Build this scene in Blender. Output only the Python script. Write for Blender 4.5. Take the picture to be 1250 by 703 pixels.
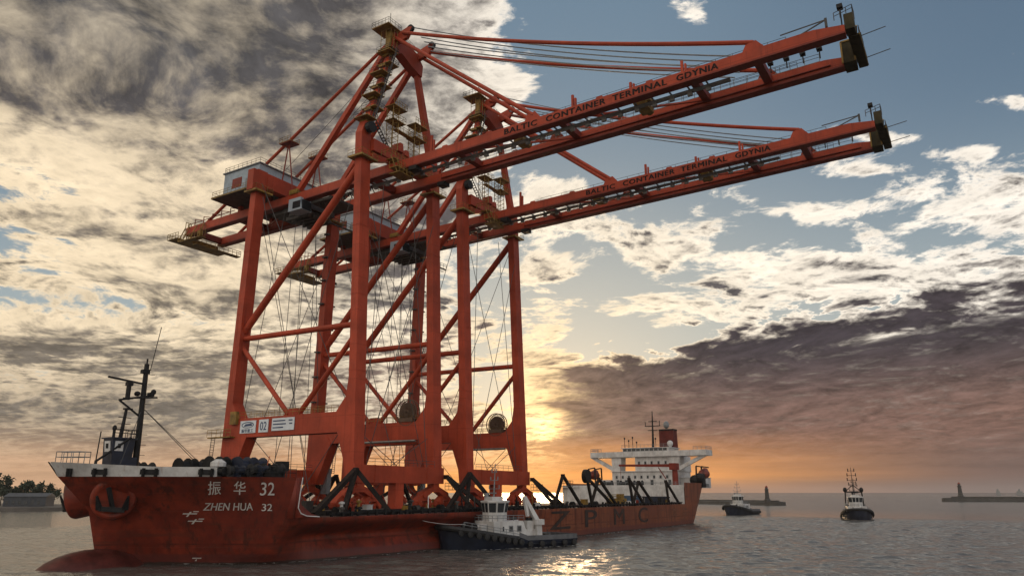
import bpy, math, random
from mathutils import Vector, Matrix
random.seed(7)
for _o in list(bpy.data.objects): bpy.data.objects.remove(_o)
SC = bpy.context.scene
COL = SC.collection
R = math.radians

# ------------------------------------------------------------------ camera
YAW, PITCH = R(31.858), R(15.391)
cam = bpy.data.cameras.new('camera'); cam.sensor_width = 36; cam.lens = 36 * 906.2 / 1250
cam.clip_start = .5; cam.clip_end = 60000
co = bpy.data.objects.new('camera', cam); COL.objects.link(co)
co.location = (-85.378, -80.757, 8.87)
co.rotation_euler = (R(90) + PITCH, 0, YAW - R(90))
SC.camera = co

# ------------------------------------------------------------------ light
SUN_AZ, SUN_EL = R(29.16), R(4.7)
sd = bpy.data.lights.new('sun', 'SUN'); sd.energy = .5; sd.angle = R(10); sd.color = (1, .66, .36)
so = bpy.data.objects.new('sun', sd); COL.objects.link(so)
sdir = Vector((math.cos(SUN_EL) * math.cos(SUN_AZ), math.cos(SUN_EL) * math.sin(SUN_AZ), math.sin(SUN_EL)))
so.rotation_euler = sdir.to_track_quat('Z', 'Y').to_euler()
SC.view_settings.view_transform = 'Standard'; SC.view_settings.look = 'None'
SC.view_settings.exposure = .14; SC.view_settings.gamma = 1
SC.view_settings.use_curve_mapping = False

W = bpy.data.worlds.new('World'); SC.world = W; W.use_nodes = True
NT = W.node_tree; NT.nodes.clear()


class X:
    """socket expression"""
    def __init__(s, nt, sock): s.nt, s.s = nt, sock
    def _m(s, op, *a):
        n = s.nt.nodes.new('ShaderNodeMath'); n.operation = op
        for i, v in enumerate((s,) + a):
            if isinstance(v, X): s.nt.links.new(v.s, n.inputs[i])
            else: n.inputs[i].default_value = v
        return X(s.nt, n.outputs[0])
    def __add__(s, o): return s._m('ADD', o)
    __radd__ = __add__
    def __mul__(s, o): return s._m('MULTIPLY', o)
    __rmul__ = __mul__
    def __sub__(s, o): return s._m('SUBTRACT', o)
    def __rsub__(s, o): return (s * -1) + o
    def __truediv__(s, o): return s._m('DIVIDE', o)
    def max(s, o): return s._m('MAXIMUM', o)
    def min(s, o): return s._m('MINIMUM', o)
    def exp(s): return s._m('EXPONENT')
    def pow(s, o): return s._m('POWER', o)
    def atan2(s, o): return s._m('ARCTAN2', o)
    def asin(s): return s._m('ARCSINE')
    def step(s, a, b):
        n = s.nt.nodes.new('ShaderNodeMapRange'); n.interpolation_type = 'SMOOTHSTEP'
        s.nt.links.new(s.s, n.inputs[0]); n.inputs[1].default_value = a; n.inputs[2].default_value = b
        return X(s.nt, n.outputs[0])


def vcomb(nt, x, y, z):
    n = nt.nodes.new('ShaderNodeCombineXYZ')
    for i, v in enumerate((x, y, z)):
        if isinstance(v, X): nt.links.new(v.s, n.inputs[i])
        else: n.inputs[i].default_value = v
    return n.outputs[0]


def noise(nt, vec, scale, detail=6, rough=.55, dist=0, lac=2.0):
    n = nt.nodes.new('ShaderNodeTexNoise'); n.inputs['Scale'].default_value = scale
    n.inputs['Detail'].default_value = detail; n.inputs['Roughness'].default_value = rough
    n.inputs['Distortion'].default_value = dist; n.inputs['Lacunarity'].default_value = lac
    nt.links.new(vec, n.inputs['Vector'])
    return X(nt, n.outputs['Fac'])


def mixc(nt, f, a, b):
    n = nt.nodes.new('ShaderNodeMix'); n.data_type = 'RGBA'
    for i, v in ((0, f), (6, a), (7, b)):
        if isinstance(v, X): nt.links.new(v.s, n.inputs[i])
        elif hasattr(v, 'is_linked'): nt.links.new(v, n.inputs[i])
        elif isinstance(v, (int, float)): n.inputs[i].default_value = v
        else: n.inputs[i].default_value = (*v, 1)
    return n.outputs[2]


def scalec(nt, c, k):
    n = nt.nodes.new('ShaderNodeVectorMath'); n.operation = 'SCALE'
    nt.links.new(c, n.inputs[0])
    if isinstance(k, X): nt.links.new(k.s, n.inputs[3])
    else: n.inputs[3].default_value = k
    return n.outputs[0]


def addc(nt, a, b):
    n = nt.nodes.new('ShaderNodeVectorMath'); n.operation = 'ADD'
    nt.links.new(a, n.inputs[0]); nt.links.new(b, n.inputs[1]); return n.outputs[0]


def build_world():
    nt = NT
    tc = nt.nodes.new('ShaderNodeTexCoord'); sp = nt.nodes.new('ShaderNodeSeparateXYZ')
    nt.links.new(tc.outputs['Generated'], sp.inputs[0])
    dx, dy, dz = (X(nt, sp.outputs[i]) for i in range(3))
    c, s = math.cos(YAW), math.sin(YAW)
    fx = dx * c + dy * s                 # towards the ship's quarter
    fy = dy * c - dx * s                 # to the left of that bearing
    az = fy.atan2(fx) * (180 / math.pi)
    el = dz.max(-1).min(1).asin() * (180 / math.pi)
    front = fx.step(-.35, .45)
    # clear sky
    sky = nt.nodes.new('ShaderNodeTexSky'); sky.sky_type = 'NISHITA'; sky.sun_disc = False
    sky.sun_elevation = SUN_EL; sky.sun_rotation = math.pi / 2 - SUN_AZ
    sky.air_density = 1.0; sky.dust_density = 2.0; sky.ozone_density = 1.5
    nish = scalec(nt, sky.outputs[0], .10)
    # gaussian patches in bearing/elevation
    def blob(a, e, sa, se, amp, rot=0):
        A = az - a; E = el - e
        if rot:
            cr, sr = math.cos(R(rot)), math.sin(R(rot))
            A, E = A * cr + E * sr, E * cr - A * sr
        A = A * (1 / sa); E = E * (1 / se)
        return ((A * A + E * E) * -1).exp() * amp
    def field(BL, base):
        t = None
        for q in BL:
            v = blob(*q); t = v + base if t is None else t + v
        return t
    # cloud sheets seen in perspective
    k = dz.max(0) + .13
    P = vcomb(nt, fx / k, fy / k, 0)
    warp = noise(nt, P, 1.0, 3, .5)
    px_ = fx / k + warp * .6; py_ = fy / k + warp * .4; pz_ = warp * .3
    P2 = vcomb(nt, px_, py_, pz_)
    n1 = noise(nt, P2, 1.5, 3, .5)
    n2 = noise(nt, P2, 5.2, 8, .60)
    n3 = noise(nt, vcomb(nt, px_ * 1.0 + 7.0, py_ * .85, pz_), 14.0, 8, .66, .25)
    P3 = vcomb(nt, px_ + .035, py_ - .012, pz_)
    n2b = noise(nt, P3, 5.2, 6, .60)
    emb = (n2b - n2)
    edge = az * -.115 + 9.9
    edge_n = edge + (n1 - .5) * 6 + (n2 - .5) * 8
    bank = (edge_n - el).step(-.8, 1.8) * (az * -1).step(-1.0, 7.0)
    leftw = az.step(-1, 9)
    lefts = az.step(4, 22)
    topl = blob(31, 33, 26, 8.5, 1.0)
    cb = field([
        (34, 30, 20, 7, .35, 0), (15, 31, 8, 8, .40, 0),
        (38, 15.8, 5, 1.2, -.55, 0), (37, 18.6, 4, .8, -.35, 0), (31, 12.2, 7, 1.0, -.30, 0), (38, 20.5, 4, .8, -.3, 0),
        (4.8, 36.2, 3.4, 1.9, .55, -20), (-15.6, 35.0, 2.8, 1.1, .50, 10), (-20, 36.4, 1.2, .5, .30, 0),
        (1.0, 29.5, 2.8, 4.6, .50, 25), (-3.5, 22, 4.6, 3.2, .42, 20), (-1.6, 17.0, 2.4, 2.4, .46, 0), (-6.5, 27.8, .8, .7, .34, 0),
        (-30, 31, 16, 7, -.30, 0), (-12, 27, 9, 4, -.20, 0), (-34, 25.5, 6, 3, -.10, 0),
        (-21, 16.4, 9, 2.0, .40, 10), (-34, 18.2, 7, 2.2, .44, 10), (-12, 18.0, 3, 1.0, .34, 10), (-23, 19.6, 5, .9, .34, 14), (-33, 22.0, 4, .8, .34, 10), (-29, 24.0, 3, .6, .34, 14), (-36, 24.6, 3, .6, .34, 14), (-27.5, 22.0, 2.4, .5, .30, 12), (-37, 27.5, 2.2, .5, .32, 14),
        (-13, 13.4, 8, 1.5, .46, 6), (-27, 14.4, 12, 1.5, .44, 8), (-7, 15.2, 3.5, 1.3, -.22, 0),
        (-2, 10.5, 3.5, 4, .40, 0), (-2, 5, 5, 2.5, .3, 0),
    ], -.22) + bank * 1.5 + leftw * .62 + el.step(7, 2) * .3
    tb = field([
        (34, 31, 22, 6.5, .20, 0), (15, 31, 8, 7, .30, 0), (27, 26, 12, 1.6, .14, -4),
        (37, 20.8, 9, 2.4, -.42, 5), (24, 19.5, 9, 2.2, -.15, 5), (12, 18, 7, 5, .14, 0), (4, 14, 6, 7, .22, 0), (37, 24.5, 5, .8, .3, 0),
        (30, 15.4, 12, 1.2, -.30, 4), (33, 17.6, 8, .7, .25, 4), (36, 13.2, 9, 1.1, .20, 3), (20, 12.5, 9, 1.5, .02, 0),
        (32, 8.6, 18, 1.6, .34, 0), (24, 5.2, 16, 1.0, .36, 0), (34, 3.2, 14, .7, .3, 0), (20, 7.0, 10, .6, -.25, 0), (36, 10.8, 8, .6, -.25, 0),
        (-1.0, 17.6, 1.5, 1.2, .70, 0), (1.5, 24.5, 2.6, 2.6, .30, 0),
        (-15, 15.0, 3.5, .7, .60, 12), (-25, 15.6, 5, .6, .45, 10),
        (-3, 9.5, 4.0, 2.6, -.20, 0), (-4.5, 6.3, 2.2, .35, .6, 6), (-3.5, 3.5, 3.0, .5, .5, 0), (-6, 8.6, 2.5, .5, .6, 12),
    ], .12) + bank * .90 + leftw * .40
    D = (n1 * .32 + n2 * .40 + n3 * .28 - .5) * 2.9 + cb
    cover = D.step(-.05, .13)
    T = tb + ((n2 - .5) * 1.9 + (n1 - .5) * 1.3 + (n3 - .5) * 1.5 + emb * -3.0) * (1 - bank * (el.step(12, 6) * .18 + .60)) * (1 - topl * .40) * (1 - lefts * .15)
    # thin margins stay bright
    T = T * (D.step(.0, .34) * .85 + .15)
    tone = T.max(0).min(1) * .55 + T.step(.04, .96) * .45
    # angle to the sun
    sunv = nt.nodes.new('ShaderNodeVectorMath'); sunv.operation = 'DOT_PRODUCT'
    nt.links.new(tc.outputs['Generated'], sunv.inputs[0]); sunv.inputs[1].default_value = sdir
    cs = X(nt, sunv.outputs['Value'])
    ang = cs.max(-1).min(1)._m('ARCCOSINE') * (180 / math.pi)
    g1 = (ang * ang * (-1 / 3.0 ** 2)).exp()
    g2 = (ang * ang * (-1 / 8.0 ** 2)).exp()
    g3 = (ang * ang * (-1 / 20.0 ** 2)).exp()
    # clear-sky colour: nishita toned by a milky veil that thickens towards the sun and horizon
    veil = mixc(nt, el.step(3, 28), (.44, .49, .48), (.135, .215, .30))
    veil = mixc(nt, (az * -1).step(8, 40) * el.step(14, 34) * .7, veil, (.085, .135, .205))
    veil = mixc(nt, g3 * .6, veil, (.50, .51, .46))
    clear = mixc(nt, .88, nish, veil)
    bright = mixc(nt, lefts, (1.0, .92, .81), (.94, .76, .52))
    bright = mixc(nt, g3, bright, (1.08, .90, .64))
    bright = mixc(nt, g2, bright, (1.25, .86, .42))
    bright = mixc(nt, lefts * el.step(11, 4) * .75, bright, (.50, .385, .265))
    bright = mixc(nt, topl * .62, bright, (.46, .41, .335))
    darkc = mixc(nt, el.step(3, 14), (.20, .112, .086), (.100, .088, .088))
    darkc = mixc(nt, bank * el.step(5, 11), darkc, (.054, .044, .050))
    darkc = mixc(nt, topl, darkc, (.072, .069, .070))
    darkc = mixc(nt, lefts * el.step(27, 14), darkc, (.17, .143, .114))
    darkc = mixc(nt, g2 * .6, darkc, (.33, .21, .13))
    cloud = mixc(nt, tone, bright, darkc)
    n4 = noise(nt, vcomb(nt, px_ * .8 + 3.0, py_ * 1.1, pz_), 7.0, 9, .68, .3)
    cloud = scalec(nt, cloud, (n4 - .5) * (tone * 1.9 + .35) + (emb * -1.3 + 1.0))
    skyc = mixc(nt, cover, clear, cloud)
    # horizon band
    hz = mixc(nt, az.step(-34, -6), (.155, .098, .082), (1.05, .42, .095))
    hz = mixc(nt, az.step(2, 26), hz, (.60, .36, .21))
    streak = noise(nt, vcomb(nt, az * .05, el * 1.0, 3.1), 1.3, 5, .55)
    hz = scalec(nt, hz, streak * 1.1 + .45)
    hband = el.step(5.0, .8) * .92
    skyc = mixc(nt, hband, skyc, hz)
    stk = blob(-5.5, 2.05, 5.5, .15, 1.0) * streak.step(.35, .6)
    skyc = mixc(nt, stk * .8, skyc, (1.25, .82, .36))
    # grey sea mist right on the horizon
    skyc = mixc(nt, el.step(1.3, .1) * az.step(0, -14) * .65, skyc, (.26, .21, .19))
    # glow of the hidden sun
    gl = mixc(nt, 0.0, (2.1, 1.25, .45), (0, 0, 0))
    skyc = addc(nt, skyc, scalec(nt, gl, (g1 * .26 + (ang * ang * (-1 / 1.1 ** 2)).exp() * .9) * (1 - tone * .8)))
    # unseen sky behind the camera, brightened as fill for the near faces
    back = mixc(nt, cover, (.55, .62, .72), (1.05, .93, .80))
    back = scalec(nt, back, .95)
    skyc = mixc(nt, front, back, skyc)
    # below the horizon
    skyc = mixc(nt, dz.step(0, -.02), skyc, (.05, .05, .05))
    bg = nt.nodes.new('ShaderNodeBackground'); out = nt.nodes.new('ShaderNodeOutputWorld')
    nt.links.new(scalec(nt, skyc, 10), bg.inputs[0]); bg.inputs[1].default_value = .1
    nt.links.new(bg.outputs[0], out.inputs[0])


build_world()

# ------------------------------------------------------------------ materials
MATS = {}


def mat(name, col, rough=.5, var=.12, vscale=.6, streak=0, streak_col=None, metal=0, spec=.5, bump=0, seams=0):
    if name in MATS: return MATS[name]
    m = bpy.data.materials.new(name); m.use_nodes = True; nt = m.node_tree
    b = nt.nodes['Principled BSDF']
    b.inputs['Roughness'].default_value = rough; b.inputs['Metallic'].default_value = metal
    b.inputs['Specular IOR Level'].default_value = spec
    tc = nt.nodes.new('ShaderNodeTexCoord')
    n = noise(nt, tc.outputs['Object'], vscale, 6, .6)
    dk = tuple(c * (1 - 2.2 * var) for c in col); lt = tuple(min(1, c * (1 + 1.6 * var)) for c in col)
    c = mixc(nt, n.step(.25, .75), dk, lt)
    if streak:
        mp = nt.nodes.new('ShaderNodeMapping'); mp.inputs['Scale'].default_value = (1.3, 1.3, .10)
        nt.links.new(tc.outputs['Object'], mp.inputs[0])
        s = noise(nt, mp.outputs[0], 1.6, 5, .65)
        c = mixc(nt, s.step(.52, .72) * streak, c, streak_col)
        s2 = noise(nt, tc.outputs['Object'], 2.6, 7, .7)
        c = mixc(nt, s2.step(.58, .70) * streak * .7, c, streak_col)
    if seams:
        sp = nt.nodes.new('ShaderNodeSeparateXYZ'); nt.links.new(tc.outputs['Object'], sp.inputs[0])
        tot = None
        for i, ofs in ((1, 1.3), (2, 2.1)):
            f = ((X(nt, sp.outputs[i]) + ofs) * (1 / seams))._m('FRACT')
            l = f.step(.022, .010) ; tot = l if tot is None else tot.max(l)
        w = noise(nt, tc.outputs['Object'], .09, 4, .6)
        c = mixc(nt, tot * .45, c, tuple(k * .35 for k in col))
        c = mixc(nt, w.step(.45, .7) * .35, c, tuple(k * .55 for k in col))
    nt.links.new(c, b.inputs['Base Color'])
    r2 = noise(nt, tc.outputs['Object'], 1.7, 4, .6)
    nt.links.new((r2 * .35 + (rough - .17)).s, b.inputs['Roughness'])
    if bump:
        bp = nt.nodes.new('ShaderNodeBump'); bp.inputs['Strength'].default_value = bump; bp.inputs['Distance'].default_value = .1
        nt.links.new(noise(nt, tc.outputs['Object'], .45, 4, .5).s, bp.inputs['Height']); nt.links.new(bp.outputs[0], b.inputs['Normal'])
    MATS[name] = m; return m


M_RED = mat('crane_red_paint', (.38, .055, .023), .5, .13, .22, .55, (.18, .026, .014), spec=.22, seams=5.6)
M_REDD = mat('dark_red_paint', (.19, .026, .014), .5, .12, .5, spec=.25)
M_YEL = mat('yellow_paint', (.25, .15, .028), .5, .25, .9, .45, (.08, .045, .02), spec=.3)
M_GRATE = mat('galvanised_grating', (.055, .05, .045), .6, .2, 1)
M_STEEL = mat('galvanised_steel', (.22, .22, .21), .4, .15, 1, metal=.5)
M_BLACK = mat('black_paint', (.011, .011, .012), .55, .2, .8, spec=.25)
M_ROPE = mat('wire_rope', (.05, .05, .05), .5, .1, 1)
M_WHITE = mat('white_paint', (.56, .56, .55), .45, .12, .5, .45, (.28, .18, .12))
M_HOUSE = mat('pale_blue_cladding', (.33, .40, .46), .5, .08, .8, .2, (.3, .28, .25))
M_GREY = mat('grey_paint', (.20, .21, .22), .5, .12, .8)
M_NAVY = mat('navy_paint', (.014, .019, .036), .45, .2, .5, spec=.35)
M_GLASS = mat('dark_glass', (.02, .025, .03), .18, .05, 1)
M_RUBBER = mat('black_rubber', (.014, .014, .015), .7, .2, 2)
M_TEXTD = mat('black_lettering', (.016, .008, .008), .6, .1, 1, spec=.15)
M_ROPEL = mat('pale_wire_rope', (.30, .36, .40), .5, .1, 1)  # sky reflected in the ropes, put into the base colour
M_TEXTW = mat('white_lettering', (.60, .58, .55), .5, .1, 1)
M_TEXTB = mat('blue_lettering', (.02, .05, .13), .5, .1, 1)
M_SIGN = mat('white_sign_board', (.62, .68, .72), .5, .05, 1)
M_BLUE = mat('blue_container_paint', (.03, .075, .14), .5, .15, .6)
M_ORANGE = mat('orange_paint', (.45, .10, .03), .5, .12, 1)
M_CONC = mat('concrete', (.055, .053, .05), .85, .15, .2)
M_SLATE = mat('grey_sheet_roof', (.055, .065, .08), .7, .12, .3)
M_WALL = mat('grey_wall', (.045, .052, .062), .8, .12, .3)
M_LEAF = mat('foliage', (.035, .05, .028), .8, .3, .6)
M_BARK = mat('bark', (.05, .04, .03), .9, .2, 2)


def hull_material():
    m = bpy.data.materials.new('hull_red_paint'); m.use_nodes = True; nt = m.node_tree
    b = nt.nodes['Principled BSDF']; b.inputs['Roughness'].default_value = .5; b.inputs['Specular IOR Level'].default_value = .3
    ge = nt.nodes.new('ShaderNodeTexCoord'); sp = nt.nodes.new('ShaderNodeSeparateXYZ')
    V = ge.outputs['Object']; nt.links.new(V, sp.inputs[0])
    x, z = X(nt, sp.outputs[0]), X(nt, sp.outputs[2])
    n = noise(nt, V, .35, 7, .6)
    fore = mixc(nt, n.step(.32, .68), (.150, .022, .012), (.275, .041, .018))
    aft = mixc(nt, n.step(.3, .7), (.165, .050, .023), (.25, .078, .034))
    c = mixc(nt, x.step(-45, 5), fore, aft)
    c = mixc(nt, noise(nt, V, .055, 4, .6).step(.42, .68) * .45, c, (.10, .018, .012))
    # vertical rust runs, rubbed patches, plate seams
    mp = nt.nodes.new('ShaderNodeMapping'); mp.inputs['Scale'].default_value = (1, 1, .07); nt.links.new(V, mp.inputs[0])
    s = noise(nt, mp.outputs[0], .9, 6, .7)
    c = mixc(nt, s.step(.47, .66) * .85, c, (.060, .018, .012))
    mp2 = nt.nodes.new('ShaderNodeMapping'); mp2.inputs['Scale'].default_value = (.12, .12, 1.2); nt.links.new(V, mp2.inputs[0])
    s2 = noise(nt, mp2.outputs[0], .8, 5, .65)
    c = mixc(nt, s2.step(.52, .68) * .6, c, (.085, .028, .018))
    bt = (z + (n - .5) * .5).step(1.5, 1.15)
    c = mixc(nt, ((z - 2.55)._m('ABSOLUTE').step(.16, .06)) * n.step(.35, .6) * .7, c, (.05, .014, .010))
    c = mixc(nt, bt * .7, c, (.105, .030, .026))
    sl = (z + (n - .5) * .35).step(.42, .22)
    c = mixc(nt, sl * .85, c, (.030, .026, .022))
    nt.links.new(c, b.inputs['Base Color'])
    nt.links.new((n * .3 + .38).s, b.inputs['Roughness'])
    bp = nt.nodes.new('ShaderNodeBump'); bp.inputs['Strength'].default_value = .45; bp.inputs['Distance'].default_value = .25
    br = nt.nodes.new('ShaderNodeTexBrick'); br.inputs['Scale'].default_value = .10; br.inputs['Mortar Size'].default_value = .004
    br.inputs['Mortar Smooth'].default_value = .4; br.inputs['Brick Width'].default_value = .9; br.inputs['Row Height'].default_value = .22
    nt.links.new(vcomb(nt, x, z, 0), br.inputs['Vector'])
    nt.links.new((noise(nt, V, .3, 3, .5) * .7 - X(nt, br.outputs['Fac']) * .12).s, bp.inputs['Height'])
    nt.links.new(bp.outputs[0], b.inputs['Normal'])
    return m


M_HULL = hull_material()


def sea_material():
    m = bpy.data.materials.new('sea_water'); m.use_nodes = True; nt = m.node_tree
    b = nt.nodes['Principled BSDF']
    b.inputs['Base Color'].default_value = (.095, .087, .079, 1); b.inputs['Roughness'].default_value = .10
    b.inputs['IOR'].default_value = 1.333
    tc = nt.nodes.new('ShaderNodeTexCoord'); V = tc.outputs['Object']
    ln = nt.nodes.new('ShaderNodeVectorMath'); ln.operation = 'LENGTH'; nt.links.new(V, ln.inputs[0])
    far = X(nt, ln.outputs['Value']).step(150, 420)
    mp = nt.nodes.new('ShaderNodeMapping'); mp.inputs['Rotation'].default_value = (0, 0, R(38)); mp.inputs['Scale'].default_value = (1, .6, 1)
    nt.links.new(V, mp.inputs[0])
    a = noise(nt, mp.outputs[0], .9, 4, .6, .3)
    f = noise(nt, mp.outputs[0], .22, 6, .62, .3)
    h = (a * .26) * (1 - far) + f * far * .85
    bp = nt.nodes.new('ShaderNodeBump'); bp.inputs['Strength'].default_value = 1.0; bp.inputs['Distance'].default_value = 1.0
    nt.links.new(h.s, bp.inputs['Height']); nt.links.new(bp.outputs[0], b.inputs['Normal'])
    nt.links.new((far * .12 + .10).s, b.inputs['Roughness'])
    return m


M_SEA = sea_material()

# ------------------------------------------------------------------ mesh helpers


class MB:
    def __init__(s): s.v = []; s.f = []
    def add(s, vs, fs):
        o = len(s.v); s.v += [tuple(v) for v in vs]; s.f += [tuple(i + o for i in f) for f in fs]; return s
    def box(s, x0, x1, y0, y1, z0, z1):
        return s.add([(x0, y0, z0), (x1, y0, z0), (x1, y1, z0), (x0, y1, z0), (x0, y0, z1), (x1, y0, z1), (x1, y1, z1), (x0, y1, z1)],
                     [(0, 3, 2, 1), (4, 5, 6, 7), (0, 1, 5, 4), (1, 2, 6, 5), (2, 3, 7, 6), (3, 0, 4, 7)])
    def ext(s, poly, vec):
        vec = Vector(vec); n = len(poly); P = [Vector(p) for p in poly]
        return s.add(P + [p + vec for p in P], [tuple(range(n))[::-1], tuple(range(n, 2 * n))] + [(i, (i + 1) % n, (i + 1) % n + n, i + n) for i in range(n)])
    def _fr(s, d, up=(0, 0, 1)):
        d = d.normalized(); u = Vector(up)
        if abs(d.dot(u)) > .98: u = Vector((0, 1, 0))
        a = d.cross(u).normalized(); return a, a.cross(d)
    def beam(s, p, q, w, h, w2=None, h2=None):
        p, q = Vector(p), Vector(q); a, b = s._fr(q - p); vs = []
        for c, W_, H_ in ((p, w, h), (q, w2 or w, h2 or h)):
            for i, j in ((-1, -1), (1, -1), (1, 1), (-1, 1)): vs.append(c + a * (i * W_ / 2) + b * (j * H_ / 2))
        return s.add(vs, [(0, 1, 2, 3), (7, 6, 5, 4), (0, 4, 5, 1), (1, 5, 6, 2), (2, 6, 7, 3), (3, 7, 4, 0)])
    def tube(s, p, q, r, n=8, r2=None): return s.path([p, q], r, n, r2)
    def path(s, pts, r, n=6, r2=None):
        pts = [Vector(p) for p in pts]; vs = []; fs = []; N = len(pts)
        for i, p in enumerate(pts):
            d = pts[min(i + 1, N - 1)] - pts[max(i - 1, 0)]
            a, b = s._fr(d); rr = r if r2 is None else r + (r2 - r) * i / (N - 1)
            for k in range(n):
                t = 2 * math.pi * k / n; vs.append(p + a * (math.cos(t) * rr) + b * (math.sin(t) * rr))
        for i in range(N - 1):
            for k in range(n): fs.append((i * n + k, i * n + (k + 1) % n, (i + 1) * n + (k + 1) % n, (i + 1) * n + k))
        fs += [tuple(range(n))[::-1], tuple(range((N - 1) * n, N * n))]
        return s.add(vs, fs)
    def lathe(s, prof, o=(0, 0, 0), axis='Z', n=20):
        vs = []; fs = []; N = len(prof); o = Vector(o)
        for r, h in prof:
            for k in range(n):
                t = 2 * math.pi * k / n; c, q = math.cos(t) * r, math.sin(t) * r
                vs.append(o + Vector({'Z': (c, q, h), 'Y': (q, h, c), 'X': (h, c, q)}[axis]))
        for i in range(N - 1):
            for k in range(n): fs.append((i * n + k, i * n + (k + 1) % n, (i + 1) * n + (k + 1) % n, (i + 1) * n + k))
        fs += [tuple(range(n))[::-1], tuple(range((N - 1) * n, N * n))]
        return s.add(vs, fs)
    def ball(s, o, rx, ry, rz, n=14, m=8):
        o = Vector(o); vs = []; fs = []
        for i in range(m + 1):
            t = math.pi * i / m
            for k in range(n):
                a = 2 * math.pi * k / n
                vs.append(o + Vector((rx * math.sin(t) * math.cos(a), ry * math.sin(t) * math.sin(a), rz * math.cos(t))))
        for i in range(m):
            for k in range(n): fs.append((i * n + k, (i + 1) * n + k, (i + 1) * n + (k + 1) % n, i * n + (k + 1) % n))
        return s.add(vs, fs)
    def rail(s, pts, h=1.1, step=1.6, r=.045, up=(0, 0, 1)):
        up = Vector(up)
        for p, q in zip(pts[:-1], pts[1:]):
            p, q = Vector(p), Vector(q); L = (q - p).length; k = max(1, round(L / step))
            for i in range(k + 1):
                b = p.lerp(q, i / k); s.tube(b, b + up * h, r, 4)
            for f in (.55, 1): s.tube(p + up * h * f, q + up * h * f, r, 4)
        return s
    def grid(s, rows, flip=False):
        m = len(rows[0]); vs = [v for r in rows for v in r]; fs = []
        for i in range(len(rows) - 1):
            for j in range(m - 1):
                f = (i * m + j, i * m + j + 1, (i + 1) * m + j + 1, (i + 1) * m + j); fs.append(f[::-1] if flip else f)
        return s.add(vs, fs)
    def build(s, name, m, parent=None, smooth=False, label=None, origin=None):
        off = Vector(origin) if origin is not None else (org(parent) if parent else Vector())
        me = bpy.data.meshes.new(name); me.from_pydata([Vector(v) - off for v in s.v], [], s.f); me.update()
        me.materials.append(m)
        if smooth:
            for p in me.polygons: p.use_smooth = True
        o = bpy.data.objects.new(name, me); COL.objects.link(o)
        if parent: o.parent = parent
        elif origin is not None: o.location = off
        if label: o['label'] = label
        return o


def pieces(name, mbs, m, parent, **kw):
    return [b.build(name, m, parent, **kw) for b in mbs]


def org(o):
    v = Vector()
    while o: v = v + o.location; o = o.parent
    return v


def tag(o, label, cat=None, group=None, kind=None):
    if label: o['label'] = label
    if cat: o['category'] = cat
    if group: o['group'] = group
    if kind: o['kind'] = kind
    return o


def thing(name, loc, label, cat, group=None):
    o = bpy.data.objects.new(name, None); o.empty_display_size = .5; COL.objects.link(o); o.location = loc
    return tag(o, label, cat, group)


def copy_tree(o, parent=None, off=None):
    c = o.copy(); COL.objects.link(c)
    if parent: c.parent = parent
    if off is not None: c.location = o.location + Vector(off)
    for ch in list(o.children): copy_tree(ch, c)
    return c


def text_mesh(txt, size, ext=.02, spacing=1.0, align='LEFT', bold=.0):
    """returns vertices (u, v, w) and faces of a word"""
    cu = bpy.data.curves.new('t', 'FONT'); cu.body = txt; cu.size = size; cu.extrude = ext; cu.space_character = spacing
    cu.align_x = align; cu.resolution_u = 3; cu.offset = bold * size
    ob = bpy.data.objects.new('t', cu); COL.objects.link(ob)
    bpy.context.view_layer.update()
    me = bpy.data.meshes.new_from_object(ob.evaluated_get(bpy.context.evaluated_depsgraph_get()))
    vs = [tuple(v.co) for v in me.vertices]; fs = [tuple(p.vertices) for p in me.polygons]
    bpy.data.objects.remove(ob); bpy.data.curves.remove(cu); bpy.data.meshes.remove(me)
    return vs, fs


def lettering(name, txt, size, fn, m, parent, width=None, ext=.02, spacing=1.0, label=None, shear=0, bold=0):
    vs, fs = text_mesh(txt, size, ext, spacing)
    if not vs: return None
    u0 = min(v[0] for v in vs); u1 = max(v[0] for v in vs)
    k = width / (u1 - u0) if width else 1
    b = MB()
    for i, du in enumerate((0,) if not bold else (0, -bold, bold)):
        b.add([fn((v[0] - u0) * k + v[1] * shear + du, v[1] + abs(du) * .3, v[2] + i * .004) for v in vs], fs)
    return b.build(name, m, parent, label=label)


def catenary(p, q, sag, n=14):
    p, q = Vector(p), Vector(q)
    return [p.lerp(q, i / n) - Vector((0, 0, 4 * sag * (i / n) * (1 - i / n))) for i in range(n + 1)]


# ------------------------------------------------------------------ sea
def ring_sheet():
    b = MB(); cx, cy = 0, 0
    rad = [0, 60, 150, 400, 1200, 4000, 12000, 40000]; n = 48
    vs = [(cx, cy, -.16)]; fs = []
    for r in rad[1:]:
        for k in range(n): vs.append((cx + r * math.cos(2 * math.pi * k / n), cy + r * math.sin(2 * math.pi * k / n), -.16))
    for k in range(n): fs.append((0, 1 + k, 1 + (k + 1) % n))
    for i in range(len(rad) - 2):
        for k in range(n): fs.append((1 + i * n + k, 1 + (i + 1) * n + k, 1 + (i + 1) * n + (k + 1) % n, 1 + i * n + (k + 1) % n))
    o = b.add(vs, fs).build('sea', M_SEA); tag(o, 'rippled grey evening sea', kind='structure')


ring_sheet()


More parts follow.
